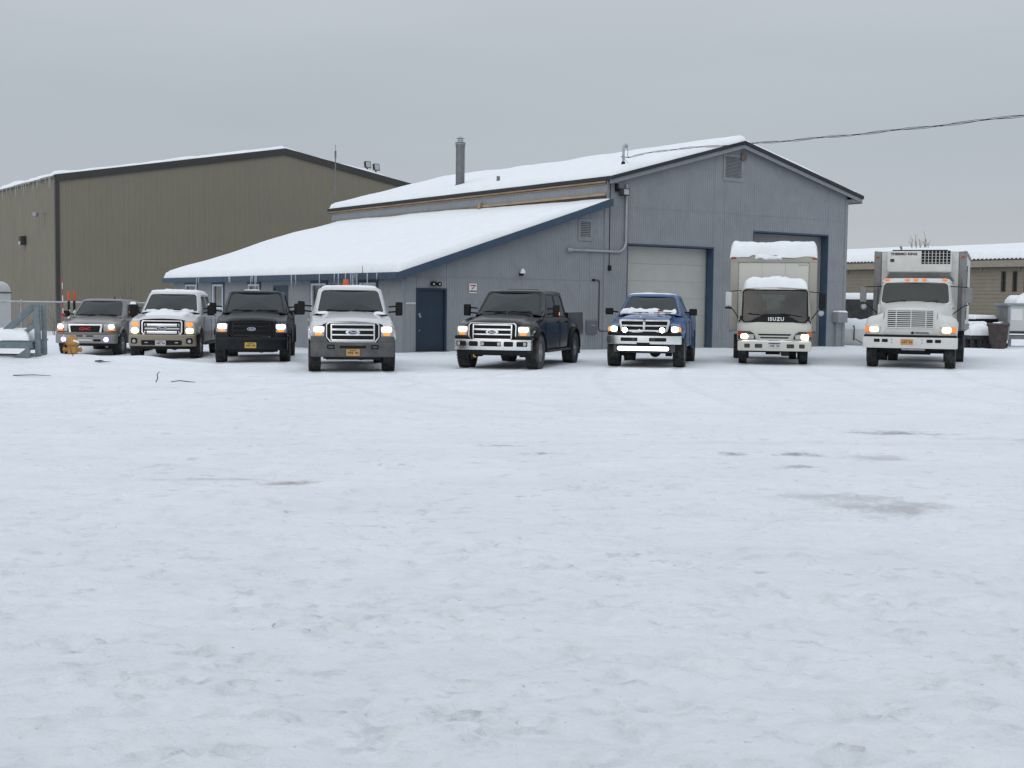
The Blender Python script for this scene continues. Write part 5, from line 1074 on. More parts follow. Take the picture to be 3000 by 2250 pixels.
snow_cap('bumper_snow', bp_, lambda u, v: (-.95+u, -1.2+v+.05*(u-.95)**2, .66), 1.9, .14, .03, 301, res=.04, edge=.06, wob=.01, lump=1.6, lsc=3)
snow_cap('cab_snow', iz, lambda u, v: (-.86+u, -.86+v, 2.13+.04*math.sin(math.pi*u/1.72)), 1.72, 1.45, .24, 303, res=.05, edge=.14, wob=.06, lump=.5, lsc=3)
G().box(-.45, .45, -.9, 5.0, .52, .72).box(-.7, .7, -.8, -.3, .42, .66).build('chassis', M['under'], iz, bevel=.02)
G().cyl((-.8, 0, .38), (.8, 0, .38), .06, 10).box(-.2, .2, -.12, .12, .27, .42).build('axle', M['under'], iz); G().cyl((-.8, 3.8, .38), (.8, 3.8, .38), .07, 10).lathe([(0, -.18), (.18, 0), (0, .2)], (0, 3.8, .38), 'y', 12).build('axle', M['under'], iz)
G().box(.2, .42, -.95, -.5, .26, .42).build('oil_pan', M['under'], iz, bevel=.03)
for sx in (-1, 1): wheel(iz, sx*.84, 0, .385, .225, .21, False, 'rimdark', 6); G().box(sx*.86-.14, sx*.86+.14, .42, .46, .3, .7).build('mud_flap', M['black'], iz)
dual(iz, .985, 3.8, .385, .21, .2)
# cargo box
BX0, BX1, BZ0, BZ1 = .86, 5.25, .93, 3.16
G().box(-1.2, 1.2, BX0+.05, BX1, BZ0, BZ1-.01).build('cargo_box', M['boxtan'], iz, smooth=0)
for k in range(3): G().box(-1.0+k*.667+.003, -1.0+(k+1)*.667-.003, BX0+.03, BX0+.055, BZ0, 2.90).build('front_panel', M['cream'], iz, smooth=0)
for sx in (-1, 1):
    G().box(min(sx*1.0, sx*1.235), max(sx*1.0, sx*1.235), BX0, BX0+.2, BZ0-.03, BZ1).build('corner_post', M['boxtan'], iz, bevel=.05, seg=3)
    G().box(sx*1.15-.07, sx*1.15+.07, BX0-.02, BX0+.005, 2.98, 3.04).build('marker_light', M['red'], iz, bevel=.01)
    for k in range(11): G().box(min(sx*1.2, sx*1.212), max(sx*1.2, sx*1.212), BX0+.35+k*.4, BX0+.40+k*.4, BZ0+.1, BZ1-.12).build('side_post', M['boxtan'], iz, smooth=0)
    G().box(min(sx*1.19, sx*1.23), max(sx*1.19, sx*1.23), BX0+.1, BX1, BZ0-.06, BZ0+.06).build('bottom_rail', M['boxgrey'], iz, smooth=0)
gq = G()
for sx in (-1, 1):
    for k in range(24): gq.lathe([(0, -.006), (.012, -.004), (.014, .0)], (sx*.985, BX0+.03, BZ0+.1+k*.08), 'y', 6)
o_ = gq.build('rivets', M['boxgrey'], iz, smooth=0); o_['kind'] = 'stuff'
G().box(-1.23, 1.23, BX0-.015, BX0+.25, 2.88, BZ1).build('header', M['boxtan'], iz, bevel=.07, seg=3)
lettering('Supreme', .075, M['pipegrey'], iz, (.82, BX0+.026, 2.83), shear=.3, depth=.002)
snow_cap('box_snow', iz, lambda u, v: (-1.25+u, BX0-.07+v, BZ1-max(0, 1-v/.2)*(.02+.22*max(0, float(vnoise(u*2.6, 0.3, 5))-.35)+.05*float(vnoise(u*9, 1.3, 6)))), 2.5, BX1-BX0+.1, .33, 305, res=.05, edge=.15, wob=.05, lump=.28, lsc=1.8)
snow_cap('header_snow', iz, lambda u, v: (-.55+u, BX0-.03, 2.98+v), .8, .14, .04, 307, res=.03, edge=.06, wob=.05, lump=1.2, lsc=5, up=(0, -1, 0))
big_mirror(iz, -1, 1.27, -.85, 1.62, 2.02, 'trailerw', False, .17); big_mirror(iz, 1, 1.27, -.85, 1.58, 2.0, 'black', True)
G().cyl((-1.27, -.88, 1.60), (-1.27, -.88, 1.55), .09, 12).build('mirror_foot', M['black'], iz)
# ---- conventional reefer truck
it = empty('reefer_truck', gp(10.95, 35.6, -.012), R(-20.5), 'white long-nose box truck with refrigeration unit above cab and five amber roof markers', 'box truck')
TW = M['truckwhite']; r5 = .50; yF = -.86; yC = .95
ht = lambda y: 1.56+(1.77-1.56)*np.clip((y-yF)/(yC-yF), 0, 1)**.85
def hring(y):
    t = float(ht(y)); q = np.clip((y-yF)/(yC-yF), 0, 1); hw = .64+(.90-.64)*q**.9; ns = (1-np.clip((y-yF)/.2, 0, 1))**2*.10
    h = [(hw+.16, .90), (hw+.13, 1.22), (hw+.04, t-.16-ns), (hw-.02, t-.06-ns), (hw-.10, t-.01-ns), (hw*.5, t+.035-ns), (0, t+.05-ns)]
    return [(x, y+.05*x*x*(1-q), z) for x, z in h]+[(-x, y+.05*x*x*(1-q), z) for x, z in reversed(h[:-1])]
hd = G(); ysn = [yF, yF+.03, yF+.08, yF+.15]+list(np.arange(yF+.25, yC, .12))+[yC]; hd.loft([hring(y) for y in ysn], False, False); hd.poly(hring(yF))
hd.build('hood', TW, it, smooth=45)
for sx in (-1, 1):
    fd = G(); rings = []; Rr = r5+.09
    for y in [yF, yF+.03, yF+.09, yF+.18]+[v for v in np.arange(yF+.26, .70, .05)]+[.70]:
        q0 = 1-np.clip((y-yF)/.25, 0, 1); q1 = np.clip((y-.3)/.4, 0, 1); zb_ = .90 if y < -Rr else 0
        if abs(y) < Rr: zb_ = max(.90 if y < -.3 else 0, r5+math.sqrt(Rr*Rr-y*y))
        zb_ = max(zb_, .90 if y < 0 else .78)
        o = 1.19-.06*q0**2-.05*q1; tz = 1.40-.14*q0**2-.16*q1**2; zb_ = min(zb_, tz-.12)
        rings.append([(sx*x, y+.09*x*x*max(0, 1-(y-yF)/.5), z) for x, z in ((.62, zb_), (o-.02, zb_), (o, zb_+.04), (o+.005, (zb_+tz)/2), (o-.05, tz-.06), (o-.16, tz), (o-.32, tz+.03), (.70, tz+.10))])
    fd.loft(rings, False, False, 0, lambda i, j: 1 if j == 0 else 0); fd.poly(rings[0]); fd.poly(rings[-1]); fd.build('front_fender', [TW, M['under']], it, smooth=45)
W2 = lambda x, z: .09*x*x
fp = G().extr([(-1.13, .905), (1.13, .905), (1.13, 1.15), (.80, 1.20), (.62, 1.36), (-.62, 1.36), (-.80, 1.20), (-1.13, 1.15)], yF-.012, yF+.05).build('front_panel', TW, it, warp=W2, cuts=CUTS, bevel=.01)
gr = G().extr(rrect(0, 1.335, 1.20, .47, .02, 2), yF-.02, yF+.06).build('grille', M['black'], it, warp=W2, cuts=CUTS)
G().ring(rrect(0, 1.335, 1.24, .51, .02, 2), rrect(0, 1.335, 1.17, .44, .01, 2), yF-.045, yF+.06).build('grille_surround', TW, gr, warp=W2, cuts=CUTS, bevel=.008)
for k in range(8): G().box(-.59, .59, yF-.04, yF+.0, 1.135+k*.054, 1.16+k*.054).build('grille_slat', TW, gr, warp=W2, cuts=CUTS, bevel=.004)
for x in (-.36, .02, .40): G().box(x-.012, x+.012, yF-.046, yF, 1.115, 1.555).build('grille_post', TW, gr, warp=W2)
for sx in (-1, 1):
    h = G().extr(rrect(sx*.965, 1.045, .42, .155, .015, 2), yF-.03, yF+.02).build('headlight', M['lens'], it, warp=W2, cuts=CUTS)
    G().extr(rrect(sx*.935, 1.045, .22, .135, .045), yF-.045, yF-.025).build('lit_lamp', M['warm'], h, warp=W2, cuts=CUTS)
    G().extr(rrect(sx*1.115, 1.045, .125, .14, .01, 2), yF-.045, yF-.025).build('turn_signal', M['amberdim'], h, warp=W2, cuts=CUTS)
bd = G().extr([(.02, .965), (.065, 1.01), (.11, .965), (.065, .92)], yF-.03, yF-.01).build('diamond_badge', M['blackmetal'], it, warp=W2)
lettering('INTERNATIONAL', .052, M['blackmetal'], bd, (.285, yF-.022+.09*.08, .965), offset=.002, depth=.003)
bw = lambda x, z: .09*x*x+.5*max(0, abs(x)-1.05)**1.5
b5 = G().box(-1.22, 1.22, yF-.20, yF+.05, .55, .845).build('front_bumper', TW, it, warp=bw, cuts=CUTS+[-1.2, 1.2], bevel=.04, seg=3)
G().box(-1.19, 1.19, yF-.13, yF+.05, .845, .905).build('bumper_gap', M['black'], b5, warp=bw, cuts=CUTS)
for x in (-.84, -.63, .52, .73): G().extr(rrect(x, .75, .155, .085, .02, 3), yF-.208, yF-.19).build('bumper_slot', M['black'], b5, warp=bw, cuts=CUTS)
for x in (-.45, .33):
    for z in (.70, .78): G().lathe([(0, -.012), (.02, -.01), (.024, 0)], (x, yF-.198+.09*x*x, z), 'y', 8).build('bolt', M['galv'], b5)
licence_plate(b5, -.06, .72, yF-.205, 'plate_o', .32, .15)
# cab
cab = G(); gw = G(); gs = G()
cab.box(-1.0, 1.0, yC-.02, 2.5, .85, 1.72)
A0, A1, T0, T1, Rb, Rt = (.93, yC-.01, 1.715), (1.0, yC+.14, 1.715), (.87, yC+.20, 2.36), (.93, yC+.33, 2.35), (1.0, 2.5, 1.715), (.93, 2.46, 2.35)
win_panel(cab, gw, [mi(A0), A0, T0, mi(T0)], (.005, .07, .995, .955), .11, .012, bow=.06)
for sx in (1, -1):
    f = (lambda p: p) if sx == 1 else mi
    cab.poly([f(A0), f(A1), f(T1), f(T0)]); qd = [f(A1), f(Rb), f(Rt), f(T1)]; rc = (.06, .06, .75, .9)
    if sx == -1: qd = [qd[1], qd[0], qd[3], qd[2]]; rc = (1-rc[2], rc[1], 1-rc[0], rc[3])
    gs = G(); win_panel(cab, gs, qd, rc, .06, .012); gs.build('side_window', M['glass'], it, smooth=60)
cab.poly([Rb, mi(Rb), mi(Rt), Rt])
rf = [[(-.87*s, yC+.20+dy, z), (0, yC+.12+dy, z), (.87*s, yC+.20+dy, z), (.93*s, yC+.33+dy, z), (.93*s, 2.46-dy, z), (0, 2.46-dy, z), (-.93*s, 2.46-dy, z), (-.93*s, yC+.33+dy, z)] for s, dy, z in ((1, 0, 2.355), (.985, .02, 2.41), (.93, .08, 2.455), (.7, .35, 2.475))]
cab.loft(rf, True, False); b = len(cab.v)-8; cab.f.append(tuple(range(b, b+8))); cab.m.append(0)
cab.build('cab', TW, it, smooth=42); gw.build('windshield', M['carglass'], it, smooth=60);
for x in (-.78, -.23, 0, .23, .78): G().lathe([(0, .05), (.045, .04), (.06, .0), (.06, -.03)], (0, 0, 0), 'z', 14).move(lambda px, py, pz: (x+px*1.15, yC+.15+.08*abs(x)-pz, 2.43+py*.62)).build('roof_marker', M['amberdim'], it)
for x0, x1 in ((-.78, -.25), (.02, .62)): G().bar((x0, yC-.09, 1.77), (x1, yC-.10, 1.84), .018, .024).bar((x1, yC-.1, 1.84), (x1-.05, yC-.11, 1.775), .016, .02).build('wiper', M['black'], it)
big_mirror(it, -1, 1.42, yC+.1, 1.78, 2.2, 'boxgrey', True, .18); big_mirror(it, 1, 1.42, yC+.1, 1.78, 2.2, 'boxgrey', False, .18)
for sx in (-1, 1):
    G().box(sx*.9-.14, sx*.9+.14, 1.05, 2.0, .45, .85).build('step_box', M['blackmetal'], it, bevel=.03)
    wheel(it, sx*1.02, 0, r5, .27, .29, True, 'rimdark', 10)
    G().box(min(sx*1.0, sx*1.02), max(sx*1.0, sx*1.02), yC+.05, 2.4, 1.62, 1.65).build('door_trim', M['boxgrey'], it)
dual(it, 1.12, 4.55, r5, .26, .28)
G().box(-.45, .45, yF+.1, 8.6, .62, .88).box(-.8, .8, yF+.1, yF+.5, .62, .9).build('chassis', M['under'], it, bevel=.02)
G().cyl((-.95, 0, .46), (.95, 0, .46), .07, 10).box(-.5, .5, -.1, .1, .36, .48).tube([(-.85, -.2, .5), (.85, -.2, .5)], .03, 6).box(-.2, .35, -.45, -.3, .42, .5).build('axle', M['under'], it)
G().cyl((-.95, 4.55, .5), (.95, 4.55, .5), .09, 10).lathe([(0, -.22), (.24, 0), (0, .24)], (0, 4.55, .5), 'y', 12).build('axle', M['under'], it)
G().box(-.2, .4, yF-.1, yF-.06, .50, .54).build('tow_loop', M['galv'], it)
for sx in (-1, 1): G().box(sx*1.0-.22, sx*1.0+.22, 5.3, 5.34, .2, .9).build('mud_flap', M['black'], it)
# insulated box
X0, X1, Z0, Z1 = 2.78, 8.7, 1.02, 3.30
G().box(-1.27, 1.27, X0+.05, X1, Z0, Z1-.01).build('cargo_box', TW, it, smooth=0)
for a, b in ((-1.08, -.36), (-.36, .36), (.36, 1.08)):
    for z0, z1 in ((Z0, 2.25), (2.25, 2.98), (2.98, Z1-.02)): G().box(a+.004, b-.004, X0+.03, X0+.055, z0+.004, z1-.004).build('front_panel', TW, it, smooth=0)
for sx in (-1, 1):
    G().box(min(sx*1.08, sx*1.30), max(sx*1.08, sx*1.30), X0, X0+.22, Z0-.04, Z1).build('corner_post', M['boxgrey'], it, bevel=.05, seg=3)
    G().box(sx*1.2-.05, sx*1.2+.05, X0-.015, X0+.005, 3.10, 3.15).build('marker_light', M['red'], it, bevel=.01)
    G().box(min(sx*1.265, sx*1.30), max(sx*1.265, sx*1.30), X0+.2, X1, Z1-.09, Z1).build('top_rail', M['boxgrey'], it, smooth=0)
    G().box(min(sx*1.265, sx*1.30), max(sx*1.265, sx*1.30), X0+.2, X1, Z0-.06, Z0+.12).build('bottom_rail', M['boxgrey'], it, smooth=0)
    for k in range(5):
        y0 = X0+.24+k*1.12; G().box(min(sx*1.268, sx*1.278), max(sx*1.268, sx*1.278), y0, y0+1.10, Z0+.13, Z1-.10).build('side_panel', TW, it, smooth=0)
    for z in (1.5, 2.1, 2.7): G().box(min(sx*1.27, sx*1.32), max(sx*1.27, sx*1.32), X0+.5, X0+.62, z, z+.07).build('side_fitting', M['blackmetal'], it, bevel=.01)
    G().box(sx*1.29-.012, sx*1.29+.012, X0+1.3, X0+1.34, 1.3, 2.9).build('door_rod', M['blackmetal'], it)
u = G().box(-.90, .90, X0-.50, X0+.04, 2.66, Z1-.02).build('refrigeration_unit', TW, it, bevel=.07, seg=3)
G().hexa([(-.97, X0-.30, 2.44), (.97, X0-.30, 2.44), (.97, X0+.03, 2.44), (-.97, X0+.03, 2.44), (-.80, X0-.44, 2.67), (.80, X0-.44, 2.67), (.80, X0+.03, 2.67), (-.80, X0+.03, 2.67)]).build('unit_skirt', M['boxgrey'], u, smooth=0)
for k in range(8):
    for j in range(5):
        hh = .072 if j else .04; zc = 2.91+j*.085 if j else 2.925
        G().box(.07+k*.102, .07+k*.102+.078, X0-.508, X0-.495, zc-hh/2, zc+hh/2).build('grille_opening', M['black'], u, smooth=0)
lettering('THERMO KING', .098, M['black'], u, (-.42, X0-.503, 3.19), offset=.004, sx=1.12, depth=.003)
G().box(-.80, -.69, X0-.506, X0-.497, 2.96, 3.05).build('unit_badge', M['blackmetal'], u, smooth=0)
G().box(-.75, .78, X0-.45, X0+.02, Z1-.03, Z1+.015).build('unit_lid', M['blackmetal'], u, bevel=.01)
G().tube([(-.52, X0-.2, Z1), (-.52, X0-.2, Z1+.08), (-.55, X0-.25, Z1+.13)], .03, 8).build('exhaust', M['galv'], u)
for sx in (-1, 1): snow_cap('box_snow', it, lambda a, b, sx=sx: ((-1.22 if sx < 0 else .92)+a, X0+.0+b, Z1-.01), .30, 2.5, .02, 320+sx, res=.06, edge=.06, wob=.02)
G().tube([(1.22, 2.66, Z0), (1.22, 2.66, 2.5)], .045, 10).tube([(-1.2, 2.66, Z0), (-1.2, 2.66, 2.3)], .04, 10).build('air_pipe', M['boxgrey'], it)
# ------------------------------------------------------------------ small things on the left
hx, hy = -11.3, 33.3; hz_ = -.10
hy_ = empty('fire_hydrant', (hx, hy, hz_), R(15), 'yellow-orange fire hydrant half buried in the snow bank', 'fire hydrant')
G().lathe([(.16, -.1), (.16, .0), (.155, .05), (.125, .07), (.125, .50), (.135, .50), (.135, .53)], (0, 0, 0), 'z', 22).build('barrel', M['hydrant'], hy_, smooth=45)
G().lathe([(.165, .53), (.17, .54), (.17, .575), (.15, .585), (.145, .62), (.12, .68), (.075, .725), (.04, .74), (.035, .79), (.03, .795), (0, .8)], (0, 0, 0), 'z', 22).build('bonnet', M['hydrant'], hy_, smooth=45)
for a, r, ln in ((0, .055, .19), (180, .055, .19), (270, .075, .2)):
    c, s = math.cos(R(a)), math.sin(R(a)); nz_ = G().cyl((c*.1, s*.1, .40), (c*ln, s*ln, .40), r, 14).cyl((c*ln, s*ln, .40), (c*(ln+.035), s*(ln+.035), .40), r*1.2, 8).cyl((c*(ln+.03), s*(ln+.03), .40), (c*(ln+.06), s*(ln+.06), .40), .018, 5)
    nz_.build('hose_cap', M['hydrant'], hy_)
for k in range(8): G().cyl((.155*math.cos(k*.785), .155*math.sin(k*.785), .525), (.155*math.cos(k*.785), .155*math.sin(k*.785), .59), .013, 6).build('bolt', M['hydrant'], hy_)
snow_cap('snow_cover', hy_, lambda u, v: (.02+u, -.16+v, .585+.05*(1-u/.14)), .15, .16, .04, 401, res=.02, edge=.05, wob=.01)
mk = empty('marker_rod', (hx-.22, hy+.02, hz_+.0), 0, 'thin red and white striped marker whip rising from the hydrant', 'marker rod')
for k in range(12):
    G().tube([(-.003*k, 0, .3+k*.165), (-.003*(k+1), 0, .3+(k+1)*.165)], .011 if k < 9 else .008, 6).build('rod_band', M['redletter'] if k % 2 else M['white'], mk)
G().tube([(-.036, 0, 2.28), (-.038, 0, 2.42)], .004, 5).tube([(0, 0, -.2), (0, 0, .31)], .012, 6).build('rod_tip', M['blackmetal'], mk)
G().box(-.09, .03, -.012, .012, 1.27, 1.33).build('clip', M['redletter'], mk)
# orange-topped delineators by the fence
for k, x in enumerate((-15.93, -15.80)):
    y = 46.6+.2*k; dl = empty('delineator_post', gp(x, y), 0, 'orange-topped striped delineator post behind the pewter pickup', 'delineator', 'delineators by the fence')
    zb_ = -float(gz(x, y))
    G().box(-.035, .035, -.02, .02, -.1, zb_+.55).build('post', M['white'], dl)
    for j in range(4): G().hexa([(-.037, -.024, zb_+.55+j*.2), (.037, -.024, zb_+.62+j*.2), (.037, .024, zb_+.62+j*.2), (-.037, .024, zb_+.55+j*.2), (-.037, -.024, zb_+.65+j*.2), (.037, -.024, zb_+.72+j*.2), (.037, .024, zb_+.72+j*.2), (-.037, .024, zb_+.65+j*.2)]).build('stripe', M['black'], dl, smooth=0)
    G().box(-.035, .035, -.02, .02, zb_+.55, zb_+1.3).build('panel', M['white'], dl)
    G().box(-.037, .037, -.022, .022, zb_+1.26, zb_+1.52).build('black_band', M['black'], dl); G().box(-.042, .042, -.025, .025, zb_+1.52, zb_+1.86+.03*k).build('orange_top', M['orange'], dl, bevel=.012)
# chain-link fence
fy = 48.2
fe = empty('chain_link_fence', (0, fy, 0), 0, 'grey chain-link fence with top rail in front of the tan hall', 'fence')
fz = 1.47
G().tube([(-27, 0, fz), (-12.9, 0, fz)], .032, 8).build('top_rail', M['galv'], fe)
for x in np.arange(-26.5, -12, 2.75): G().tube([(x, 0, -.6), (x, 0, fz+.06)], .035, 8).build('post', M['galv'], fe); G().lathe([(.045, fz), (.045, fz+.06), (0, fz+.1)], (x, 0, 0), 'z', 8).build('cap', M['galv'], fe)
gq = G()
for k in range(-20, 190):
    x = -27+k*.075
    for d in (1, -1):
        a = (x, .03*d, -.35); b = (x+1.8*d, .03*d, fz-.02)
        if -27 <= min(a[0], b[0]) and max(a[0], b[0]) <= -12.9: gq.bar(a, b, .004, .004)
o_ = gq.build('wire_mesh', M['galv'], fe, smooth=0, weld=False); o_['kind'] = 'stuff'
# grey timber platform with snow
wx, wy = -12.68, 32.4
wp_ = empty('timber_platform', (wx, wy, -.17), R(6), 'blue-grey painted timber platform with railing and snow on its deck', 'platform')
b0 = .02
TP = [(-3.2, .24), (.62, .24)]
G().box(-3.4, .66, -.06, .0, .50+b0, .66+b0).build('front_beam', M['deckpaint'], wp_, bevel=.006)
G().box(-3.4, .66, 1.4, 1.46, .50+b0, .66+b0).build('rear_beam', M['deckpaint'], wp_, bevel=.006)
for x in (-3.3, -1.6, .60): G().box(x, x+.06, .0, 1.4, .46+b0, .655+b0).build('joist', M['deckpaint'], wp_, bevel=.006)
for k in range(10): G().box(-3.4, .70, -.02+k*.148, -.02+k*.148+.138, .665+b0, .70+b0).build('deck_board', M['deckpaint'], wp_, bevel=.004, seg=1)
for (x, y, w) in ((.50, -.10, .12), (.50, 1.42, .12), (-.82, -.05, .14), (-1.0, .8, .13), (-2.6, -.05, .14), (-2.6, 1.4, .12)): G().box(x, x+w, y, y+.09, -.3, .56+b0).build('leg', M['deckpaint'], wp_, bevel=.006)
G().bar((.52, .0, .42), (-.25, .04, -.12), .07, .15).build('brace', M['deckpaint'], wp_); G().bar((-.7, .5, .36), (.45, .6, .08), .05, .06).build('brace', M['deckpaint'], wp_)
G().bar((-3.3, .7, .05), (.2, .7, .05), .08, .10).build('skid', M['deckpaint'], wp_)
# railing frame at the right end
G().bar((.78, .15, -.2), (.74, .15, 1.62), .13, .12).build('rail_post', M['deckpaint'], wp_, bevel=.005); G().bar((.90, .3, -.2), (.87, .3, 1.62), .10, .12).build('rail_post', M['deckpaint'], wp_, bevel=.005)
G().bar((.66, .22, 1.60), (-.38, .22, .62), .10, .16).build('rail_brace', M['deckpaint'], wp_, bevel=.005); G().bar((.70, .2, 1.12), (.10, .2, .66), .07, .10).build('rail_brace', M['deckpaint'], wp_, bevel=.005)
snow_cap('deck_snow', wp_, lambda u, v: (-3.4+u, -.03+v, .70+b0), 4.0, 1.48, .26, 411, res=.07, edge=.28, wob=.04, lump=.25)
# white rounded trailer at the edge
tr = empty('white_trailer', (-21.95, 51.0, float(gz(-20.75, 51))-.2), R(8), 'white round-topped trailer end behind the timber platform', 'trailer')
rg = lambda y: [(-1.2, y, .45), (1.1, y, .45), (1.1, y, 2.15), (1.06, y, 2.35), (.95, y, 2.5), (.78, y, 2.58), (-.9, y, 2.58), (-1.1, y, 2.5), (-1.2, y, 2.3)]
G().loft([rg(0), rg(4.5)], True, True).build('shell', M['trailerw'], tr, smooth=30)
G().box(-1.22, 1.13, -.02, 4.52, 2.08, 2.13).build('belt_trim', M['blackmetal'], tr); G().box(-.6, .5, -.03, .0, 1.2, 1.9).build('window', M['glass'], tr)
for x in (-1.0, .95): wheel(tr, x, 2.4, .34, .2, .18, False, 'rimdark', 6)
G().box(-.05, .05, -1.2, .1, .42, .52).box(-1.0, 1.0, .1, 4.4, .34, .46).build('frame', M['under'], tr)
# dry weeds by the fence
for k in range(16):
    x = random.uniform(-24, -13.5); y = fy+random.uniform(.3, 2.5); gq = G(); h0 = random.uniform(.7, 2.0)
    if 3 < k < 6: h0 = 2.6
    z0 = float(gz(x, y))
    for j in range(random.randint(3, 6)):
        dx, dy = random.uniform(-.35, .35), random.uniform(-.3, .3); hh = h0*random.uniform(.6, 1)
        gq.tube([(0, 0, -.1), (dx*.3, dy*.3, hh*.5), (dx, dy, hh)], [.012, .008, .003], 4)
        for q in range(3): a = random.uniform(.4, .9); gq.tube([(dx*a*a, dy*a*a, hh*a), (dx*a*a+random.uniform(-.25, .25), dy, hh*a+random.uniform(.1, .3))], [.005, .002], 3)
    o = gq.build('dry_weed', M['twig'], None, smooth=0, loc=(x, y, z0)); tag(o, 'bare dry weed stalks standing by the chain-link fence', 'weed', 'weeds by the fence')
# twigs and a torn scrap on the snow
for (x, y, pts, lb_, c) in ((-7.07, 25.7, [(0, 0, .0), (.03, .02, .08), (.02, .02, .16), (.07, .03, .21)], 'short dark twig sticking upright out of the snow bank edge', 'twig'),
                            (-6.55, 25.7, [(-.22, .02, .02), (-.05, 0, .045), (.1, -.01, .03), (.26, .04, .015)], 'long curved dark twig lying flat on packed snow', 'twig'),
                            (-9.55, 25.8, [(-.4, .02, .015), (0, 0, .03), (.35, .03, .015)], 'straight thin stick lying along the snow bank foot', 'twig'),
                            (-10.95, 32.35, [(0, 0, -.02), (-.06, .0, .12), (-.09, .02, .24)], 'leaning stub of stick beside the timber platform', 'twig')):
    o = G().tube(pts, [.010]*(len(pts)-1)+[.005], 6).build('twig', M['twig'], None, loc=gp(x, y, .01)); tag(o, lb_, c)
o = G().hexa([(-.2, -.06, .01), (.1, -.09, .0), (.22, .05, .01), (-.1, .08, .01), (-.17, -.05, .06), (.08, -.07, .09), (.17, .04, .05), (-.08, .06, .07)]).hexa([(.16, -.03, .0), (.5, .01, .0), (.5, .03, .0), (.16, .03, .0), (.16, -.02, .04), (.5, .01, .015), (.5, .025, .015), (.16, .02, .04)]).build('scrap', M['black'], None, bevel=.012, loc=gp(-9.75, 30.6, .02)); o.scale = (.55, .55, .55); tag(o, 'small black scrap lying on top of the snow bank', 'scrap')
# ------------------------------------------------------------------ things on the right
pt = empty('propane_tank', gp(15.2, 56.5, -.25), R(-12), 'white horizontal tank buried under snow beside the workshop', 'tank')
G().lathe([(0, -1.95), (.25, -1.9), (.42, -1.75), (.5, -1.5), (.5, 1.5), (.42, 1.75), (.25, 1.9), (0, 1.95)], (0, 0, .62), 'x', 24).build('shell', M['trailerw'], pt, smooth=50)
for x in (-1.1, 1.1): G().box(x-.08, x+.08, -.35, .35, -.2, .3).build('saddle', M['pipegrey'], pt)
G().cyl((0, 0, 1.1), (0, 0, 1.28), .16, 14).build('dome', M['trailerw'], pt)
snow_cap('snow_cover', pt, lambda u, v: (-1.75+u, -.36+v, .62+math.sqrt(max(.02, .25-(v-.36)**2))), 3.5, .72, .30, 421, res=.08, edge=.35, wob=.04, lump=.5)
G().tube([(-.35, -.52, .5), (-.35, -.54, 1.05), (-.38, -.5, 1.12)], [.03, .03, .045], 6).build('pipe', M['blackmetal'], pt)
o = G().bar((15.0, 54.3, float(gz(15, 54.3))-.05), (14.4, 54.5, float(gz(14.4, 54.5))+.3), .05, .05).build('stake', M['weatherwood'], None); tag(o, 'grey stake leaning in the snow before the white tank', 'stake')
for k, (x, y, a, b, h) in enumerate(((14.2, 57.9, .8, .7, 1.05), (16.9, 58.4, 1.0, .9, 1.3))):
    z0 = float(gz(x, y)); nn = 16; rings = []
    for i in range(9):
        t = i/8; rr = math.sqrt(max(0, 1-t**1.6)); rings.append([(math.cos(6.283*j/nn)*a*rr*(1+.25*float(fbm(j*.6, i*.7+k*9, 33))), math.sin(6.283*j/nn)*b*rr*(1+.25*float(fbm(j*.6+5, i*.7+k*9, 34))), -.2+(h+.2)*t) for j in range(nn)])
    o = G().loft(rings, True, True).build('snow_pile', M['snow'], None, smooth=70, loc=(x, y, z0)); tag(o, kind='structure')
# dark flat trailer with snow behind the tank
ft = empty('flatbed_trailer', gp(17.5, 64, 0), R(-6), 'dark flatbed trailer with snow on its deck under the canopy', 'trailer')
G().box(-3.2, 3.2, -1.1, 1.1, 1.6, 2.05).build('deck', M['blackmetal'], ft, bevel=.02); G().box(-3.1, 3.1, -1.12, -1.06, .6, 2.1).build('side_board', M['blackmetal'], ft); G().box(-3.0, 3.0, -.5, .5, .7, 1.6).build('frame', M['under'], ft)
for x in (-1.9, -.9, 1.4):
    for y in (-.95, .95): w_ = empty('wheel', (x, y, .5)); w_.parent = ft; w_.rotation_euler = (0, 0, R(90)); put('tyre', TYRES[(.5, .26, .28, False, 'rimdark', 10)][0], w_); put('rim', TYRES[(.5, .26, .28, False, 'rimdark', 10)][1], w_)
snow_cap('deck_snow', ft, lambda u, v: (-3.2+u, -1.1+v, 2.05), 6.4, 2.2, .35, 431, res=.15, edge=.3)
# brown wheeled bins
def bin_(x, y, rz, lab, tilt=0):
    o = empty('wheeled_bin', gp(x, y, .0), rz, lab, 'bin', None); o.rotation_euler = (R(tilt), 0, rz)
    rg = lambda z, w, d: [(-w, -d, z), (w, -d, z), (w, d, z), (-w, d, z)]
    G().loft([rg(.0, .22, .24), rg(.12, .23, .25), rg(.95, .30, .33), rg(1.0, .33, .36)], True, True).build('body', M['brownbin'], o, bevel=.03)
    G().loft([rg(1.0, .34, .38), rg(1.06, .33, .37), rg(1.10, .26, .28)], True, True).build('lid', M['brownbin'], o, bevel=.015)
    G().tube([(-.25, .42, 1.0), (.25, .42, 1.0)], .02, 8).build('handle', M['brownbin'], o)
    for sx in (-1, 1): G().lathe([(0, -.03), (.12, -.03), (.12, .03), (0, .03)], (sx*.25, .26, .1), 'x', 14).build('wheel', M['black'], o)
    snow_cap('lid_snow', o, lambda u, v: (-.2+u, -.15+v, 1.095), .3, .3, .04, 441+int(x*10), res=.04, edge=.08, wob=.05)
bin_(20.9, 55.9, R(12), 'brown wheeled bin standing square beside the skid box'); bin_(21.3, 56.6, R(-20), 'second brown wheeled bin, turned, next to the skid box', -4)
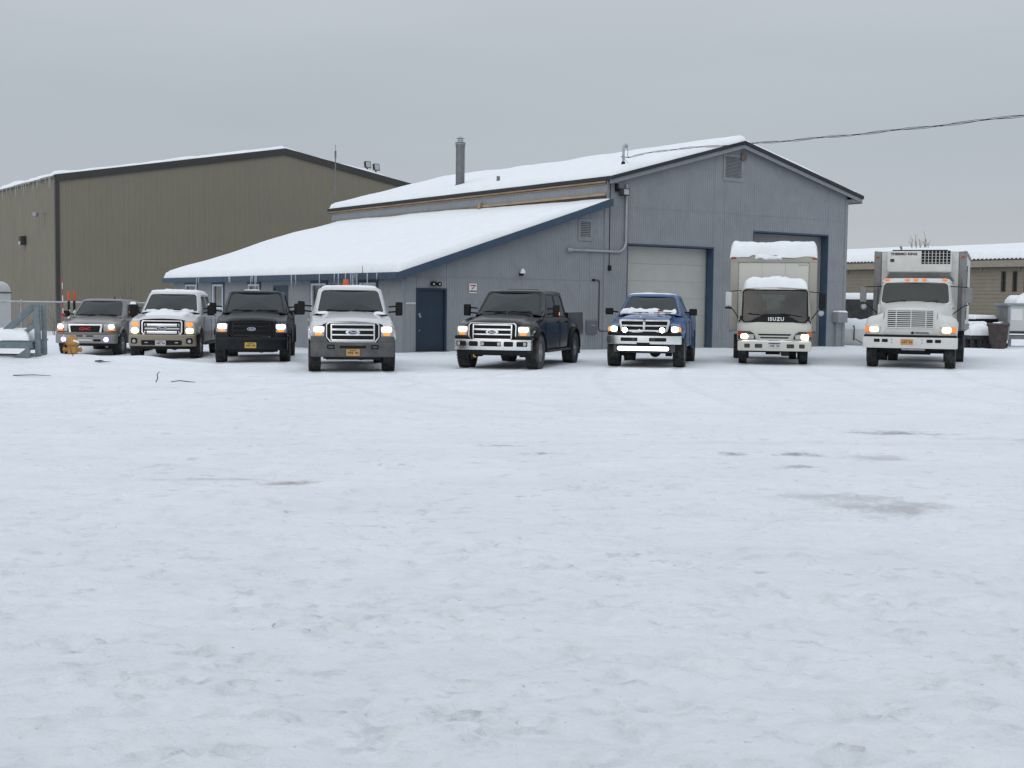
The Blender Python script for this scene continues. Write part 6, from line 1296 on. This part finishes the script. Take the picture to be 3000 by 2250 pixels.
# skid box with snow heap
sk = empty('skid_box', gp(24.1, 58.8, .1), R(-4), 'grey-white steel box on skids heaped with snow', 'container')
for k in range(4): G().box(-1.9+k*1.0, -1.9+k*1.0+.96, -.9, -.86, .62, 1.75).build('side_panel', M['trailerw'], sk, smooth=0)
G().box(-1.9, 2.1, -.85, .9, .6, 1.72).build('core', M['boxgrey'], sk, smooth=0)
for x in (-1.93, -.95, .05, 1.05, 2.05): G().box(x, x+.09, -.94, -.84, .2, 1.78).build('post', M['pipegrey'], sk, smooth=0)
G().box(-2.0, 2.2, -1.0, .95, 1.75, 1.86).build('top_rail', M['pipegrey'], sk, bevel=.01); G().box(-1.95, 2.15, -.93, .93, .5, .62).build('bottom_rail', M['blackmetal'], sk); G().box(-1.9, 2.1, -.8, -.6, .25, .42).box(-1.9, 2.1, .6, .8, .25, .42).build('skid', M['boxgrey'], sk)
G().box(-1.78, -1.3, -.91, -.90, 1.1, 1.6).build('notice', M['white'], sk, smooth=0); G().box(.3, 1.6, -.915, -.9, .95, 1.2).build('dark_panel', M['blackmetal'], sk, smooth=0)
for x in (-1.8, -.3, 1.3): G().box(x, x+.12, -.7, -.58, -.35, .26).build('leg', M['pipegrey'], sk)
snow_cap('snow_cover', sk, lambda u, v: (-1.6+u, -.95+v, 1.85), 3.7, 1.85, .55, 451, res=.1, edge=.9, wob=.08, lump=.5)
snow_cap('snow_cover', sk, lambda u, v: (-.6+u, -.5+v, 2.3), 1.2, 1.0, .5, 453, res=.08, edge=.5, wob=.08, lump=.6)
G().box(.2, .75, -.75, -.5, 1.95, 2.12).build('gear', M['blackmetal'], sk, bevel=.03)
# small dark bench under a dome of snow, dark crates behind
bn = empty('low_bench', gp(20.45, 57.2, 0), R(10), 'low dark bench under a dome of snow behind the reefer truck', 'bench')
bn.scale = (.62, 1, 1)
G().box(-.75, .65, -.35, .35, .42, .62).build('top', M['blackmetal'], bn, bevel=.03)
for x in (-.65, -.1, .35):
    for y in (-.3, .2): G().box(x, x+.22, y, y+.1, -.15, .45).build('leg', M['blackmetal'], bn)
snow_cap('snow_cover', bn, lambda u, v: (-.8+u, -.4+v, .6), 1.6, .8, .5, 461, res=.06, edge=.5, wob=.04, lump=.25)
for k, (x, y, w, h, lab) in enumerate(((20.75, 58.5, .5, 1.0, 'black crate with snow patches beside the brown bins'), (21.45, 59.6, .7, 1.25, 'taller black crate with flat snow on top behind the brown bins'))):
    cr = empty('crate', gp(x, y), R(8+20*k), lab, 'crate', None)
    G().box(-w, w, -.4, .4, -.1, h).build('shell', M['black'], cr, bevel=.02)
    for j in range(4): G().box(-w-.015, w+.015, -.42, .42, .1+j*h*.25, .1+j*h*.25+.06).build('band', M['blackmetal'], cr)
    snow_cap('snow_cover', cr, lambda u, v: (-w+u, -.4+v, h), 2*w, .8, .16, 471+k, res=.06, edge=.14, wob=.04)
    snow_cap('snow_patch', cr, lambda u, v: (-.15+u, -.42, .35+v), .22, .5, .05, 475+k, res=.04, edge=.1, wob=.06, lump=1, lsc=4, up=(0, -1, 0))
# bare saplings behind the low building
def sapling(x, y, h, seed, lab):
    rg = random.Random(seed); t = empty('bare_sapling', gp(x, y), 0, lab, 'tree', 'bare saplings beyond the low building'); tk = G(); cr = G()
    for s in range(rg.randint(2, 4)):
        lx, ly = rg.uniform(-.8, .8), rg.uniform(-.5, .5); hh = h*rg.uniform(.75, 1)
        p = [(lx*(i/6)+rg.uniform(-.06, .06), ly*(i/6), hh*i/6-.2*(i == 0)) for i in range(7)]; tk.tube(p, [.06*(1-i/7.5) for i in range(7)], 5)
        for q in range(16):
            i = rg.randint(2, 5); a = Vector(p[i]).lerp(Vector(p[i+1]), rg.random()); d = Vector((rg.uniform(-1, 1), rg.uniform(-1, 1), rg.uniform(.8, 2.4))).normalized()*rg.uniform(.3, 1.1)
            cr.tube([a, a+d*.6+Vector((0, 0, .05)), a+d], [.018, .011, .004], 3)
            for z_ in range(2): e_ = a+d*rg.uniform(.3, .9); cr.tube([e_, e_+Vector((rg.uniform(-.3, .3), rg.uniform(-.3, .3), rg.uniform(.1, .5)))], [.008, .003], 3)
    tk.build('trunk', M['twig'], t); cr.build('crown', M['twig'], t, smooth=0)
for i, (px_, h, Y) in enumerate(((2683, 6.9, 96), (2697, 7.6, 97), (2705, 7.0, 96.5), (2658, 6.0, 98), (2730, 6.1, 99))):
    p = px2w(px_, 700, Y); sapling(p.x, p.y, h, 500+i, 'thin bare sapling rising behind the snowy low roof')
# snow banks closing the far ground
for k, (x, y, a, b, h) in enumerate(((27, 66, 5, 2.2, .8), (19, 68, 4, 2, .6), (-24, 55, 4, 2, .7), (-16, 55, 3, 1.5, .6))):
    z0 = float(gz(x, y)); nn = 26; rings = []
    for i in range(10):
        t = i/9; rr = math.sqrt(max(0, 1-t**1.5)); rings.append([(math.cos(6.283*j/nn)*a*rr*(1+.3*float(fbm(j*.5, i*.5+k*9, 35))), math.sin(6.283*j/nn)*b*rr*(1+.3*float(fbm(j*.5+5, i*.5+k*9, 36))), -.25+(h+.25)*t*(1+.2*float(fbm(j*.7, i*.9, 37)))) for j in range(nn)])
    o = G().loft(rings, True, True).build('snow_bank', M['snow'], None, smooth=70, loc=(x, y, z0)); tag(o, kind='structure')
